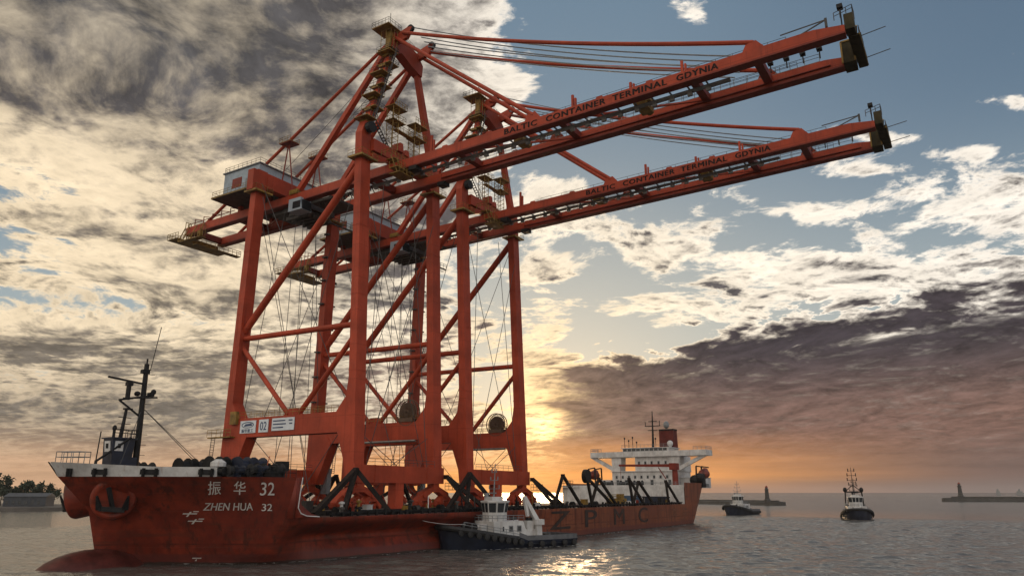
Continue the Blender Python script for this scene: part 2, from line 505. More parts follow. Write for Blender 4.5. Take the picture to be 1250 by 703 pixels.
def wave_patch():
    import numpy as np
    rng = np.random.RandomState(5); st = .45
    xs = np.arange(-84, 236, st); ys = np.arange(-118, 150, st)
    gx, gy = np.meshgrid(xs, ys, indexing='ij'); z = np.zeros_like(gx)
    wind = R(205)
    for i in range(46):
        L = 1.7 * (7.5 / 1.7) ** rng.rand(); th = wind + rng.randn() * .55
        k = 2 * np.pi / L; amp = .0105 * L ** .62
        ph = rng.rand() * 6.28; t = (gx * np.cos(th) + gy * np.sin(th)) * k + ph
        # groups of higher and lower waves
        e = .65 + .35 * np.sin((gx * np.cos(th + .9) + gy * np.sin(th + .9)) * k * .11 + ph * 2)
        z += amp * e * (np.sin(t) + .25 * np.sin(2 * t + .6))
    # calmer lee along the near side of the ship
    lee = np.clip((gy + 9 + 0 * gx) / 9, 0, 1) * np.clip((gx + 40) / 15, 0, 1)
    z *= 1 - .35 * lee
    ed = np.minimum.reduce([(gx - xs[0]) / 6, (xs[-1] - gx) / 40, (gy - ys[0]) / 6, (ys[-1] - gy) / 30]); ed = np.clip(ed, 0, 1)
    z = z * ed - .14 * (1 - ed)
    nx, ny = gx.shape
    co_ = np.stack([gx, gy, z], -1).reshape(-1, 3).astype('f4')
    i0 = (np.arange(nx - 1)[:, None] * ny + np.arange(ny - 1)[None]).reshape(-1)
    q = np.stack([i0, i0 + ny, i0 + ny + 1, i0 + 1], -1).astype('i4')
    me = bpy.data.meshes.new('sea_waves'); me.vertices.add(len(co_)); me.vertices.foreach_set('co', co_.ravel())
    me.loops.add(q.size); me.loops.foreach_set('vertex_index', q.ravel())
    me.polygons.add(len(q)); me.polygons.foreach_set('loop_start', np.arange(0, q.size, 4, dtype='i4'))
    me.polygons.foreach_set('use_smooth', np.ones(len(q), dtype=bool))
    me.update(calc_edges=True); me.materials.append(M_SEA)
    o = bpy.data.objects.new('sea_waves', me); COL.objects.link(o)
    tag(o, 'choppy grey water around the ship', kind='structure')


wave_patch()

# ------------------------------------------------------------------ the ship
CY = 15.24; HB = 21.24; DK = 5.75; FC = 10.75


def lerp_tab(tab, x):
    if x <= tab[0][0]: return tab[0][1]
    for (a, va), (b, vb) in zip(tab[:-1], tab[1:]):
        if x <= b:
            t = (x - a) / (b - a); t = t * t * (3 - 2 * t) * .35 + t * .65
            return va + (vb - va) * t
    return tab[-1][1]


WLT = [(-34, .15), (-31, 1.2), (-28, 3.2), (-24, 7.5), (-19, 13.0), (-13, 16.2), (-7.6, 17.8), (5, 19.0), (40, 20.6), (60, HB)]


def hw_top(x):
    u = min(1, max(0, (x + 36.5) / 24)); return HB * (1 - (1 - u) ** 2)


def hw(x, z):
    t, w = hw_top(x), lerp_tab(WLT, x)
    w = min(w, t + 1.5)
    s = max(0, min(1, z / FC))
    fe = 1.2 - .75 * max(0, min(1, (x + 30) / 13))
    fore = w + (t - w) * s ** fe
    rec = 1.6 * max(0, min(1, (x + 13) / 6)) * max(0, min(1, (34 - x) / 18))
    k = max(0, min(1, (z - 3.2) / 2.0))
    aft = w - rec * max(0, min(1, (z - .8) / 2.4)) * (1 - k) + (t - w) * k
    m = max(0, min(1, (x + 17.5) / 7.5)); m = m * m * (3 - 2 * m)
    return fore + (aft - fore) * m


def stern_x(x, z):
    # rake the stern stations: the waterline ends well before the deck
    if x <= 129: return x
    return 129 + (x - 129) * (.40 + .63 * min(1, max(0, (z + .4) / 12.1)) ** .8)


def stern_hw(x):
    if x < 138: return HB
    u = min(1, (x - 138) / 26); return HB * math.sqrt(max(0, 1 - (u * .93) ** 2.4))


def stem_x(z):
    # raked stem
    if z > 6.7: return -37.3 + (12.4 - z) * 1.088
    return -31.1 + (6.7 - z) * .30


def side(x, z):
    """y of the near (negative) side of the hull"""
    return CY - hw(x, z)


ship = thing('heavy_lift_ship', (60, CY, 0), 'long red heavy lift cargo ship with white bridge at its stern, carrying two container cranes', 'ship')
XS = [-36.5, -36, -35.2, -34, -32.5, -31, -29.5, -28, -26, -24, -22, -20, -18, -16.4]
XM = [-16.4, -15, -13.5, -12, -10.5, -9, -6, -3, 0, 5, 10, 16, 24, 32, 40, 50, 60, 80, 100, 115, 125, 129]
XA = [129, 134, 138, 142, 146, 150, 153, 156, 158.5, 161, 162.8, 164]


def hull_pt(x, z, sg):
    if x < -16.4:
        # pull forward stations onto the raked stem
        t = (x + 16.4) / (-36.5 + 16.4); xx = -16.4 + t * (stem_x(z) + 16.4)
        w = hw(x, z) if x > -36.4 else 0
        return (xx, CY + sg * w, z)
    if x <= 129: return (x, CY + sg * hw(x, z), z)
    return (stern_x(x, z), CY + sg * stern_hw(x), z)


def hull():
    b = MB()
    ZL = [-1.5, 0, .8, 1.6, 2.6, 3.2, 3.7, 4.2, 4.7, 5.2, DK]
    ZF = [DK, 6.6, 7.6, 8.6, 9.7, FC]
    for sg in (-1, 1):
        b.grid([[hull_pt(x, z, sg) for z in ZL] for x in XS + XM[1:]], sg > 0)
        b.grid([[hull_pt(x, z, sg) for z in ZF] for x in XS], sg > 0)
        ZA = [-1.5, 0, 1.5, 3, 4.5, DK, 7.2, 8.7, 10.2, 11.7]
        b.grid([[hull_pt(x, z, sg) for z in ZA[:6]] for x in XA], sg > 0)
        b.grid([[hull_pt(x, z, sg) for z in ZA[5:]] for x in (XA if sg < 0 else XA[2:])], sg > 0)
    # transom
    x = XA[-1]; b.grid([[hull_pt(x, z, -1) for z in ZA], [hull_pt(x, z, 1) for z in ZA]])
    # forecastle bulkhead with swept wings
    y0, y1 = CY - hw(-16.4, FC), CY + hw(-16.4, FC)
    b.ext([(-16.5, y0, DK - .1), (-16.5, y1, DK - .1), (-16.5, y1, FC - .02), (-16.5, y0, FC - .02)], (.2, 0, 0))
    for y, d in ((y0, .06), (y1, -.26)):
        b.ext([(-16.4, y + d, DK), (-11.5, y + d, DK), (-13.5, y + d, DK + .5), (-15.3, y + d, DK + 1.6), (-15.8, y + d, FC - .02), (-16.4, y + d, FC - .02)], (0, .2, 0))
    return b.build('hull', M_HULL, ship, smooth=True)


HULL = hull()
for p_ in HULL.data.polygons: pass


def deck_mesh():
    b = MB()
    for xs, z in ((XS, FC - .04), (XM, DK - .04), (XA, 10.4)):
        b.grid([[hull_pt(x, z, -1), hull_pt(x, z, 1)] for x in xs])
    b.build('deck', mat('deck_paint', (.07, .035, .028), .7, .2, .5), ship)


deck_mesh()

# bulb
bb = MB().ball((-29.3, CY, -1.5), 7.6, 4.2, 3.6, 24, 14)
bb.build('bulbous_bow', mat('wet_antifouling', (.085, .020, .016), .5, .25, .5, .5, (.03, .012, .01), spec=.25), ship, smooth=True)

# white bulwark round the bow with dark fairleads
bw = MB()
for sg in (-1, 1):
    rows = []
    for x in [-36.5, -36.2, -35.7, -35, -34, -32.5, -31, -29.5, -28, -26.5, -25]:
        a = Vector(hull_pt(x, FC, sg)); h = 1.15 + .55 * max(0, (-30 - x) / 6.5)
        nrm = Vector((-.35, sg * .45, 1))
        zt = FC + h
        fw = .20 + .55 * max(0, (-30 - x) / 6.5)
        rows.append([a + Vector((0, sg * .04, -.0)), a + Vector((-fw * h, sg * .18 * h, h)), a + Vector((-fw * h + .1, sg * (.18 * h - .16), h)), a + Vector((.1, sg * -.12, 0))])
    bw.grid(rows, sg > 0)
bwo = bw.build('bulwark', M_WHITE, ship)
fl = lambda x, L: MB().beam((hull_pt(x, FC, -1)[0] - .12, hull_pt(x, FC, -1)[1] - .2, FC + .55), (hull_pt(x + L, FC, -1)[0] - .1, hull_pt(x + L, FC, -1)[1] - .2, FC + .5), .5, .62)
for x, L in ((-35.9, .25), (-34.3, 1.0), (-31.0, 1.3), (-26.6, 1.3)):
    f = fl(x, L)
    for k in (-.35, .35):
        c = Vector(hull_pt(x + L / 2 + k * L, FC, -1)); f.tube(c + Vector((-.3, -.45, .0)), c + Vector((-.4, -.62, .95)), .2, 8)
    f.build('fairlead', M_BLACK, ship)

# anchors on their round bolsters, one each bow
for sg in (-1, 1):
    x0, z0 = -33.4, 8.3
    c = Vector(hull_pt(x0, z0, sg))
    n = Vector((-.62, sg * .72, -.22)).normalized()
    a = n.cross(Vector((0, 0, 1))).normalized(); u = a.cross(n)
    vs = []; fs = []; prof = [(2.6, -4), (2.6, .7), (2.45, 1.0), (1.95, 1.12), (1.8, .85), (.9, .75), (0.05, .75)]; N = 28
    for r, h in prof:
        for k in range(N):
            t = 2 * math.pi * k / N; vs.append(c + n * h + a * (math.cos(t) * r) + u * (math.sin(t) * r))
    for i in range(len(prof) - 1):
        for k in range(N): fs.append((i * N + k, i * N + (k + 1) % N, (i + 1) * N + (k + 1) % N, (i + 1) * N + k))
    bo = MB().add(vs, fs).build('anchor_bolster', M_HULL, ship, smooth=True)
    an = MB(); o = c + n * 1.3
    an.beam(o + u * 1.5 + a * .5, o - u * 1.2 - a * .2, .42, .42)
    an.beam(o - u * 1.25 - a * 1.5, o - u * 1.05 + a * 1.3, .55, .55)
    for k, q in ((-1.5, -.35), (1.3, .35)):
        an.beam(o - u * 1.15 + a * k, o + u * .55 + a * (k + q) + n * .25, .75, .4, .18, .2)
    an.build('anchor', M_BLACK, bo)

# ship's name and marks on the bow and the side
def on_side(x0, z0, d=.05):
    def f(u, v, w):
        x, z = x0 + u, z0 + v
        t = (x + 16.4) / (-20.1) if x < -16.4 else 0
        # invert the stem rake
        if x < -16.4:
            xs = -16.4 + (x + 16.4) * (-20.1) / (stem_x(z) + 16.4)
            y = CY - hw(xs, z)
        else: y = side(x, z)
        return (x, y - d - w, z)
    return f


NAME = [('振', -24.1, 8.75, 1.75, 1.0, -.58), ('华', -22.1, 8.75, 1.75, 1.0, -.48), ('32', -19.8, 8.55, 2.25, 1.35, -.30), ('ZHEN HUA', -23.2, 6.72, 1.32, 3.55, -.42), ('32', -18.95, 6.65, 1.25, .9, -.30)]


def ship_name():
    for t, x, z, s, w, sh in NAME:
        lettering('name_lettering', t, s, on_side(x, z), M_TEXTW, ship, width=w, shear=sh)


ship_name()
for x, z in ((-24.3, 6.25), (-23.6, 5.35), (-21.5, .75)):
    f = on_side(x, z)
    b = MB()
    for (u0, u1, v0, v1) in ((0, .9, 0, .12), (.35, .47, -.3, .3), (.55, .9, .28, .38)):
        b.add([f(u0, v0, 0), f(u1, v0, 0), f(u1, v1, 0), f(u0, v1, 0)], [(0, 1, 2, 3)])
    b.build('draught_mark', M_TEXTW, ship)
for ch, x, w in (('Z', 49.6, 8.1), ('P', 64.6, 5.9), ('M', 79.6, 5.9), ('C', 94.2, 5.9)):
    lettering('hull_lettering', ch, 5.1, on_side(x, 1.75), mat('faded_black_lettering', (.030, .016, .012), .6, .3, .5), ship, width=w, bold=.10, label='faded black letter %s on the ship side' % ch)
# ghost strokes of worn characters further aft
for x in (118, 126):
    b = MB(); f = on_side(x, 2)
    for (u0, u1, v0, v1) in ((0, 4, 2.2, 2.6), (.4, .9, .2, 3), (2.6, 3.1, .4, 2.8), (0, 4, .9, 1.2)):
        b.add([f(u0, v0, 0), f(u1, v0, 0), f(u1, v1, 0), f(u0, v1, 0)], [(0, 1, 2, 3)])
    b.build('worn_lettering', mat('worn_lettering_paint', (.16, .06, .03), .6), ship)

# ---- foredeck gear
_before = set(ship.children)
# mast house and foremast
fm = MB()
fm.ext([(-29.9, 11.3, FC), (-27.6, 11.3, FC), (-27.3, 11.2, 15.4), (-30.3, 11.2, 15.4)], (0, 2.0, 0))
fm.box(-30.5, -27.1, 11.0, 13.4, 15.4, 15.55)
mh = fm.build('mast_house', M_NAVY, ship)
MB().box(-27.55, -26.7, 11.3, 13.0, FC, 13.2).build('store_box', M_NAVY, ship)
pl = MB().ext([(-30.22, 11.6, 13.8), (-30.22, 12.8, 13.8), (-30.36, 12.8, 15.1), (-30.36, 11.6, 15.1)], (.06, 0, 0)).build('emblem_plate', M_WHITE, mh)
MB().ext([(-30.29, 11.95, 14.2), (-30.29, 12.5, 14.2), (-30.36, 12.5, 14.8), (-30.36, 11.95, 14.8)], (.04, 0, 0)).build('emblem', M_BLACK, pl)
pl2 = MB().ext([(-29.9, 11.19, 13.9), (-28.8, 11.19, 13.9), (-28.8, 11.15, 15.1), (-29.9, 11.15, 15.1)], (0, .05, 0)).build('emblem_plate', M_WHITE, mh)
MB().ext([(-29.55, 11.14, 14.25), (-29.15, 11.14, 14.25), (-29.15, 11.12, 14.8), (-29.55, 11.12, 14.8)], (0, .04, 0)).build('emblem', M_BLACK, pl2)
b = MB().rail([(-30.4, 11.05, 15.55), (-27.2, 11.05, 15.55), (-27.2, 13.3, 15.55)], 1.0, .8)
b.build('railing', M_BLACK, mh)
mt = MB().tube((-26.4, 12, FC), (-26.6, 12, 25.3), .42, 10, .3)
mt.beam((-29.6, 12.2, 20.3), (-25.2, 11.8, 21.3), .35, .25)
mt.beam((-29.6, 12.2, 20.3), (-26.5, 12, 18.3), .2, .2)
mt.beam((-28.4, 13.3, 20.7), (-25.4, 10.6, 20.9), .6, .15)
mt.tube((-28.6, 12.1, 20.4), (-28.6, 12.1, 22.3), .3, 8); mt.box(-28.9, -28.2, 11.8, 12.5, 22.2, 22.7)
mt.ball((-27.4, 12, 21.3), .4, .4, .35, 8, 6); mt.ball((-25.3, 11.8, 21.7), .35, .35, .4, 8, 6)
mt.box(-25.9, -25.3, 11.5, 12.2, 21.1, 21.6)
mt.box(-27.2, -26.2, 11.7, 12.3, 24.0, 24.5); mt.tube((-26.6, 12, 25.2), (-26.6, 12, 26.0), .12, 6)
mt.tube((-26.0, 12, 24.6), (-25.4, 11.7, 30.5), .05, 5); mt.beam((-26.6, 12, 24.6), (-25.9, 12, 24.6), .1, .1)
for k in range(9): mt.beam((-26.4, 11.6, 13.5 + k * 1.3), (-25.8, 11.2, 13.5 + k * 1.3), .1, .06)
mast = mt.build('foremast', M_BLACK, ship)
MB().beam((-31.2, 12.6, 23.1), (-27.0, 11.7, 22.6), .35, .22).build('radar', M_BLACK, mast)
a = MB().tube((-29.0, 11.8, 15.5), (-28.7, 11.8, 19.2), .26, 8, .18); a.box(-29.0, -28.0, 11.5, 12.1, 19.1, 19.3)
for z in (16.9, 17.7, 18.5): a.beam((-29.6, 11.8, z - .4), (-27.9, 11.8, z - .4), .08, .08)
a.build('signal_mast', M_BLACK, ship)
a = MB().tube((-29.9, 11.8, 15.5), (-29.9, 11.8, 16.4), .18, 8); a.ball((-29.9, 11.8, 16.7), .28, .28, .4, 8, 6)
a.build('searchlight', M_BLACK, ship)
for _o in set(ship.children) - _before: _o.location.x -= 1.35
for y_, x_ in ((10, -19), (13, -16), (9.5, -31.4)):
    MB().tube((-27.8, 12, 19.6), (x_, y_, FC + 1), .045, 4).build('stay_wire', M_ROPE, ship)
j = MB().rail([(-35.9, CY + .3, 12.3), (-34.6, CY - 2.4, 12.3), (-33.2, CY - 2.4, 12.3), (-34.4, CY + .6, 12.3), (-35.9, CY + .3, 12.3)], 1.4, .9, .05)
j.build('bow_railing', M_GREY, ship)
b = MB().tube((-33.0, 12.0, 11), (-32.8, 12.0, 16.2), .08, 6); b.tube((-32.9, 12, 12.6), (-29.6, 10.6, 15.6), .16, 6); b.tube((-33.0, 12.0, 11), (-32.9, 12, 12.7), .2, 6)
b.build('bow_davit', M_BLACK, ship)


def winch(x, y, s=1.0, m=M_BLACK):
    b = MB()
    for k in (-1.1, 1.1): b.lathe([(.3, k - .7), (1.1, k - .7), (1.1, k - .6), (.75, k - .55), (.75, k + .55), (1.1, k + .6), (1.1, k + .7), (.3, k + .7)], (0, 0, 1.2), 'X', 14)
    b.box(-2.2, 2.2, -1.2, 1.2, 0, .35); b.box(-.4, .4, -.9, .9, .3, 1.9)
    b.v = [(x + v[0] * s, y + v[1] * s, FC + v[2] * s) for v in b.v]
    return b.build('mooring_winch', m, ship)


winch(-23.6, 6.5, 1.05); winch(-21.5, 3.0, 1.15); winch(-18.6, 1.2, 1.15, M_NAVY); winch(-22, 20, 1); winch(-18, -1.2, .8)
wv = MB()
wv.lathe([(.5, 0), (.5, 1.1), (.95, 1.3), (.95, 1.8), (.4, 2.2)], (-23.0, 1.8, FC), 'Z', 12)
wv.build('ventilator', M_WHITE, ship)
for k in range(8):
    x, y, z = -23.2 + k * .8, .6 - k * .5 + random.uniform(-.3, .6), FC
    r = random.uniform(.5, .85)
    b = MB().lathe([(.15, -.6), (r, -.58), (r, -.48), (r * .7, -.42), (r * .74, 0), (r * .7, .42), (r, .48), (r, .58), (.15, .6)], (x, y, z + r + .1), 'X' if k % 3 else 'Y', 12)
    b.box(x - .7, x + .7, y - .25, y + .25, z, z + .3).box(x + .5, x + .9, y - .3, y + .3, z, z + random.uniform(.5, 1.3))
    b.build('rope_drum', (M_BLACK, M_RUBBER, M_NAVY)[k % 3], ship)
b = MB().box(-19.3, -17.4, -3.6, -2.6, FC, FC + .9); b.rail([(-19.2, -3.5, FC + .9), (-17.5, -3.5, FC + .9)], .6, .9); b.build('bitts', M_BLACK, ship)
b = MB().box(-17.9, -17.0, -1.8, -.8, FC, FC + 1.3).box(-18.0, -16.9, -1.9, -.7, FC + 1.3, FC + 1.5); b.tube((-17.9, -1.3, FC + 1.4), (-17.6, -1.3, FC + 2.7), .07, 5); b.build('control_stand', M_ORANGE, ship)
b = MB()
for x0, x1, y0, y1, z0, z1 in ((-15.9, -14.3, 3.5, 4.9, DK, FC + 2.1), (-15.6, -13.9, 1.6, 2.8, FC + .4, FC + 1.3)): b.box(x0, x1, y0, y1, z0, z1)
b.rail([(-16.9, 3.4, FC + .3), (-14.2, 3.4, FC + .3)], 1.6, .8, .08)
b.build('yellow_ladder_tower', M_YEL, ship)
b = MB().box(-14.6, -13.2, -.2, 1.0, FC + .9, FC + 2.2).tube((-13.9, .4, DK), (-13.9, .4, FC + .9), .25, 8); b.build('control_box', M_BLACK, ship)
b = MB().rail([(-16.6, -5.4, FC), (-19.5, -5.0, FC), (-24, -2.6, FC)], 1.0, 1.5, .04); b.build('deck_railing', M_BLACK, ship)
# white swept edge strip of the forecastle end
es = MB()
y_ = CY - HB + .25
pts = [(-15.75, y_, FC), (-16.0, y_, 8.6), (-16.15, y_, 7.0), (-15.6, y_, 6.3), (-14.6, y_, 5.98), (-12.6, y_ - .2, 5.85)]
es.path(pts, .07, 6); es.build('edge_strip', M_WHITE, ship)
# deck edge: skid beams, pipes and clutter under the cranes
b = MB()
for y in (.2, 30.6): b.box(-6, 62, y - .6, y + 1.9, DK, DK + .62)
b.build('skid_beam', M_BLACK, ship)
for i in range(78):
    x = -10 + i * 1.72 + random.uniform(-.3, .3); h = random.uniform(.35, 1.2)
    MB().box(x, x + random.uniform(.18, .6), -5.7, -5.4, DK, DK + h).box(x - .1, x + .4, -5.75, -5.35, DK + h * .6, DK + h * .6 + .12).build('deck_edge_stanchion', M_BLACK, ship)
MB().beam((-9, -5.55, DK + .5), (128, -5.55, DK + .5), .14, .2).build('deck_edge_rail', M_BLACK, ship)
MB().beam((-9, -4.8, DK + .3), (128, -4.8, DK + .3), .4, .4).build('deck_pipe', M_BLACK, ship)
for i in range(86):
    x = random.uniform(-10, 62) if i < 60 else random.uniform(62, 124); y = random.uniform(-4.6, 4.5); w_ = random.uniform(.4, 1.3); h = random.uniform(.5, 1.9)
    b = MB()
    kind = i % 4
    if kind == 0: b.box(x, x + w_ * 1.3, y, y + w_, DK, DK + h).box(x - .08, x + w_ * 1.3 + .08, y - .08, y + w_ + .08, DK + h, DK + h + .1)
    elif kind == 1: b.tube((x, y, DK), (x, y, DK + h), .22, 8).lathe([(.1, 0), (.42, .05), (.42, .3), (.1, .4)], (x, y, DK + h), 'Z', 10)
    elif kind == 2: b.lathe([(.2, -.5), (.6, -.48), (.6, -.4), (.38, -.35), (.38, .35), (.6, .4), (.6, .48), (.2, .5)], (x, y, DK + .62), 'X', 12)
    else: b.beam((x, y, DK), (x + random.uniform(-2, 2), y + .4, DK + h * 1.6), .16, .16).box(x - .4, x + .4, y - .4, y + .4, DK, DK + .2)
    b.build('deck_fitting', (M_BLACK, M_GRATE, M_REDD, M_BLACK, M_YEL)[i % 5] if i % 11 else M_WHITE, ship)


# sea-fastening frames of black tubes
def frame(apex, feet, r=.5, plat=False):
    b = MB()
    for f in feet: b.beam(apex, f, r * 1.25, r * 1.25)
    b.box(apex[0] - .3, apex[0] + .3, apex[1] - .35, apex[1] + .35, apex[2] - .5, apex[2] + .25)
    for f in feet: b.box(f[0] - .9, f[0] + .9, f[1] - .6, f[1] + .6, DK, DK + .35)
    o = b.build('sea_fastening_frame', mat('dark_brown_steel', (.016, .011, .009), .6, .25, .6, spec=.2), ship)
    if plat:
        x, y, z = apex
        b = MB().box(x + .8, x + 3.0, y - .8, y + .8, z - 2.3, z - 2.2).rail([(x + .8, y - .8, z - 2.2), (x + 3, y - .8, z - 2.2), (x + 3, y + .8, z - 2.2), (x + .8, y + .8, z - 2.2)], 1.1, 1, .05)
        b.build('platform', M_GRATE, o)


for dx in (0, 29.64):
    xa = dx - .6; xb = dx + 22.6
    frame((xa, -.6, 12.2), [(xa - 11.5, -4.2, 6), (xa - 5.5, -3.8, 6), (xa + 3.8, -4.4, 6)], .55)
    frame((xb - .7, -.6, 11.6), [(xb + 2.4, -4.4, 6), (xb + 6.6, -4.2, 6)], .5, True)
    frame((xa, 32.8, 12.2), [(xa - 10, 34.5, 6), (xa - 2, 35, 6), (xa + 5, 35, 6)], .5)
    frame((xb, 32.8, 11.9), [(xb - 3.5, 35, 6), (xb + 7, 35, 6)], .5)
    frame((xa, 15, 10.5), [(xa - 8, 12, 6), (xa - 8, 18, 6), (xa + 3, 15, 6)], .45)
for x, z, f in ((57.5, 12.4, (-4.5, 8)), (68.9, 12.2, (2, 13)), (75, 12.0, (-5, 9)), (92.5, 12.2, (1.5, 8.5)), (98.5, 11.6, (-4.5, 9)), (118, 12.0, (1, 9))):
    frame((x, -4.6, z), [(x + f[0], -4.8, 6), (x + f[1], -4.8, 6)], .42, x < 60)
b = MB().lathe([(.2, -.5), (1.5, -.5), (1.5, .5), (.2, .5)], (68.7, -4.6, 12.4), 'Y', 16); b.build('sheave', M_BLACK, ship)

# ---- stern castle and bridge
X0 = 129
b = MB()
def poop_y(sg):
    return [(X0 + 9, CY + sg * (HB - .1)), (X0 + 3.5, CY + sg * (HB - 1.0)), (X0 + .9, CY + sg * (HB - 4)), (X0, CY + sg * (HB - 9))]
pts = [(X0, CY - HB + .15)] + [(X0, CY)] + [p for p in reversed(poop_y(1))]
rows = [[(x, y, DK - .05), (x, y, 11.05), (x + .25, y, 11.05), (x + .25, y, 10.3)] for x, y in pts]
b.grid(rows)
b.box(X0 + .3, X0 + 10, CY - HB + .4, CY + HB - 4.4, 10.25, 10.38)
b.build('poop_front', M_WHITE, ship)
XB = 150


def window_row(par, x, ys, z0, z1, w):
    for y in ys:
        f = MB().box(x - .05, x + .05, y - w / 2 - .12, y + w / 2 + .12, z0 - .12, z1 + .12).build('window', M_GREY, par)
        MB().box(x - .09, x - .04, y - w / 2, y + w / 2, z0, z1).build('pane', M_GLASS, f)


acc = MB()
acc.box(XB, XB + 13, 3.4, 26.0, 10.3, 15.6)
acc.box(XB + .4, XB + 12, 2.8, 17.8, 15.6, 20.4)
acc.box(XB - .3, XB + 13, 3.0, 26.4, 15.5, 15.75)
acc.box(XB + 2.5, XB + 12, -3.6, 3.35, 10.3, 13.4).box(XB + 1.5, XB + 12, 26.05, 31.0, 10.3, 13.0).box(XB + 2.3, XB + 12.2, -3.8, 3.3, 13.4, 13.55)
AC = acc.build('accommodation_block', M_WHITE, ship)
wb = AC
window_row(wb, XB, [4.6 + i * 2.2 for i in range(10)], 13.4, 14.2, .55)
window_row(wb, XB + .4, [5, 7.2, 9.6, 12, 14.2, 16.4], 17.9, 18.7, .55)
window_row(wb, XB, [6, 12, 21, 24], 10.8, 12.8, .8)
br = MB()
br.ext([(XB - .6, -6.6, 20.25), (XB - .6, 33.6, 20.25), (XB - .6, 33.6, 22.0), (XB - .6, -6.6, 22.0)], (6.5, 0, 0))
br.box(XB - .2, XB + 10, 6.0, 21.8, 22.0, 23.0)
br.box(XB - .5, XB + 10.4, 5.4, 22.4, 23.0, 23.2)
# pillars and raking brackets
for y0, y1, yo in ((22.9, 25.8, 32.5), (2.6, 5.4, -5.2)):
    br.ext([(XB, y0, 15.7), (XB, y1, 15.7), (XB, y1 + .3, 20.25), (XB, y0 - .3, 20.25)], (4, 0, 0))
    yi = y1 if yo > 10 else y0
    br.ext([(XB + .2, yi, 15.7), (XB + .2, yi, 17.1), (XB + .2, yo, 20.6), (XB + .2, yo + (1.6 if yo > 10 else -1.6), 20.3)], (.9, 0, 0))
BR = br.build('bridge', M_WHITE, ship)
wb = BR
window_row(wb, XB - .2, [7 + i * 1.55 for i in range(10)], 22.15, 22.85, 1.15)
b = MB().rail([(XB - .5, 29.5, 22), (XB - .5, 33.5, 22), (XB + 5.8, 33.5, 22)], 1.1, 1.2, .06)
b.rail([(XB - .5, -2.5, 22), (XB - .5, -6.5, 22), (XB + 5.8, -6.5, 22)], 1.1, 1.2, .06)
b.rail([(XB - .4, 6, 23.2), (XB - .4, 22, 23.2)], 1.0, 1.3, .05); b.build('railing', M_GREY, BR)
for y, h in ((21.5, 3.2), (20, 2.4), (18.6, 3.4), (10.5, 2.8), (17.2, 1.8)): MB().tube((XB + 1, y, 23.2), (XB + 1, y, 23.2 + h), .09, 5).ball((XB + 1, y, 23.2 + h), .3, .3, .35, 8, 6).build('aerial', M_BLACK, BR)
b = MB().tube((XB + 3, 12.2, 23.2), (XB + 3, 12.0, 35.2), .45, 8, .15)
b.beam((XB + 3, 9.4, 30.3), (XB + 3, 14.8, 30.3), .3, .25); b.beam((XB + 3, 10.4, 28.9), (XB + 3, 13.8, 28.9), .3, .2)
b.beam((XB + 3, 10.6, 31.8), (XB + 3, 13.4, 31.8), .8, .2); b.tube((XB + 3, 9.6, 30.3), (XB + 3, 9.6, 32), .12, 5); b.tube((XB + 3, 14.6, 30.3), (XB + 3, 14.6, 31.8), .12, 5)
b.build('bridge_mast', M_BLACK, BR)
b = MB().ext([(XB + 7, 6.6, 20.4), (XB + 11.6, 6.6, 20.4), (XB + 10.9, 6.6, 29.0), (XB + 7.5, 6.6, 29.0)], (0, 5.0, 0))
FN = b.build('funnel', mat('funnel_red_paint', (.10, .014, .010), .5, .12, .6, spec=.25), ship)
b = MB().box(XB + 7.4, XB + 11.0, 6.5, 11.7, 29.0, 29.5)
b.build('funnel_cap', M_BLACK, FN)
b = MB().ball((XB + 9, 9.5, 31.0), 1.0, 1.0, 1.3, 12, 8).tube((XB + 9, 9.5, 29.9), (XB + 9, 9.5, 30.3), .4, 8); b.build('radome', M_GREY, FN)
b = MB().ball((XB + 6, 7.4, 24.6), 1.0, 1.0, 1.0, 12, 8).tube((XB + 6, 7.4, 23.2), (XB + 6, 7.4, 24), .5, 8); b.build('radome', M_WHITE, BR)
# red deck crane
b = MB().tube((140, 0.5, 10.3), (140, .5, 16.8), .95, 10, .8); b.box(138.6, 141.4, -.4, 1.8, 15.6, 17.6)
b.beam((140, .8, 16.9), (136.5, 17.5, 17.1), .9, .9, .5, .6); b.tube((136.6, 17, 16.9), (136.6, 17, 11), .07, 5)
b.beam((140, 3.5, 13.0), (139.2, 5.5, 16.4), .3, .3)
b.build('deck_crane', M_REDD, ship, label='dark red knuckle crane with a long level jib')
# lifeboats with davits
for y, s in ((-4.4, -1), (34.2, 1)):
    b = MB().ball((153, y, 14.6), 3.6, 1.5, 1.5, 14, 8).ball((154, y, 15.6), 1.8, 1.0, .9, 10, 6)
    lb = b.build('lifeboat', mat('lifeboat_paint', (.20, .035, .018), .5), ship, smooth=True)
    b = MB()
    for x in (150.4, 155.6): b.beam((x, y + (-s) * 1.8, 10.4), (x, y + (-s) * 1.6, 17.0), .4, .4); b.beam((x, y - s * 1.6, 17), (x, y + s * .8, 16.6), .35, .35)
    b.build('lifeboat_davit', M_BLACK, ship)
b = MB()
for x, y, z in ((146.5, -3.4, 12.6), (146.8, -4.8, 13.2)): b.ball((x, y, z), 1.4, 1.6, 1.6, 10, 6)
b.rail([(142, -5.3, 10.4), (149, -5.4, 10.4), (158, -4.2, 10.4)], 1.1, 1.3, .06); b.box(148, 151, -5.4, -3.2, 10.4, 14.6); b.rail([(148, -5.4, 14.6), (151, -5.4, 14.6)], 1.0)
b.build('stern_gear', M_BLACK, ship)
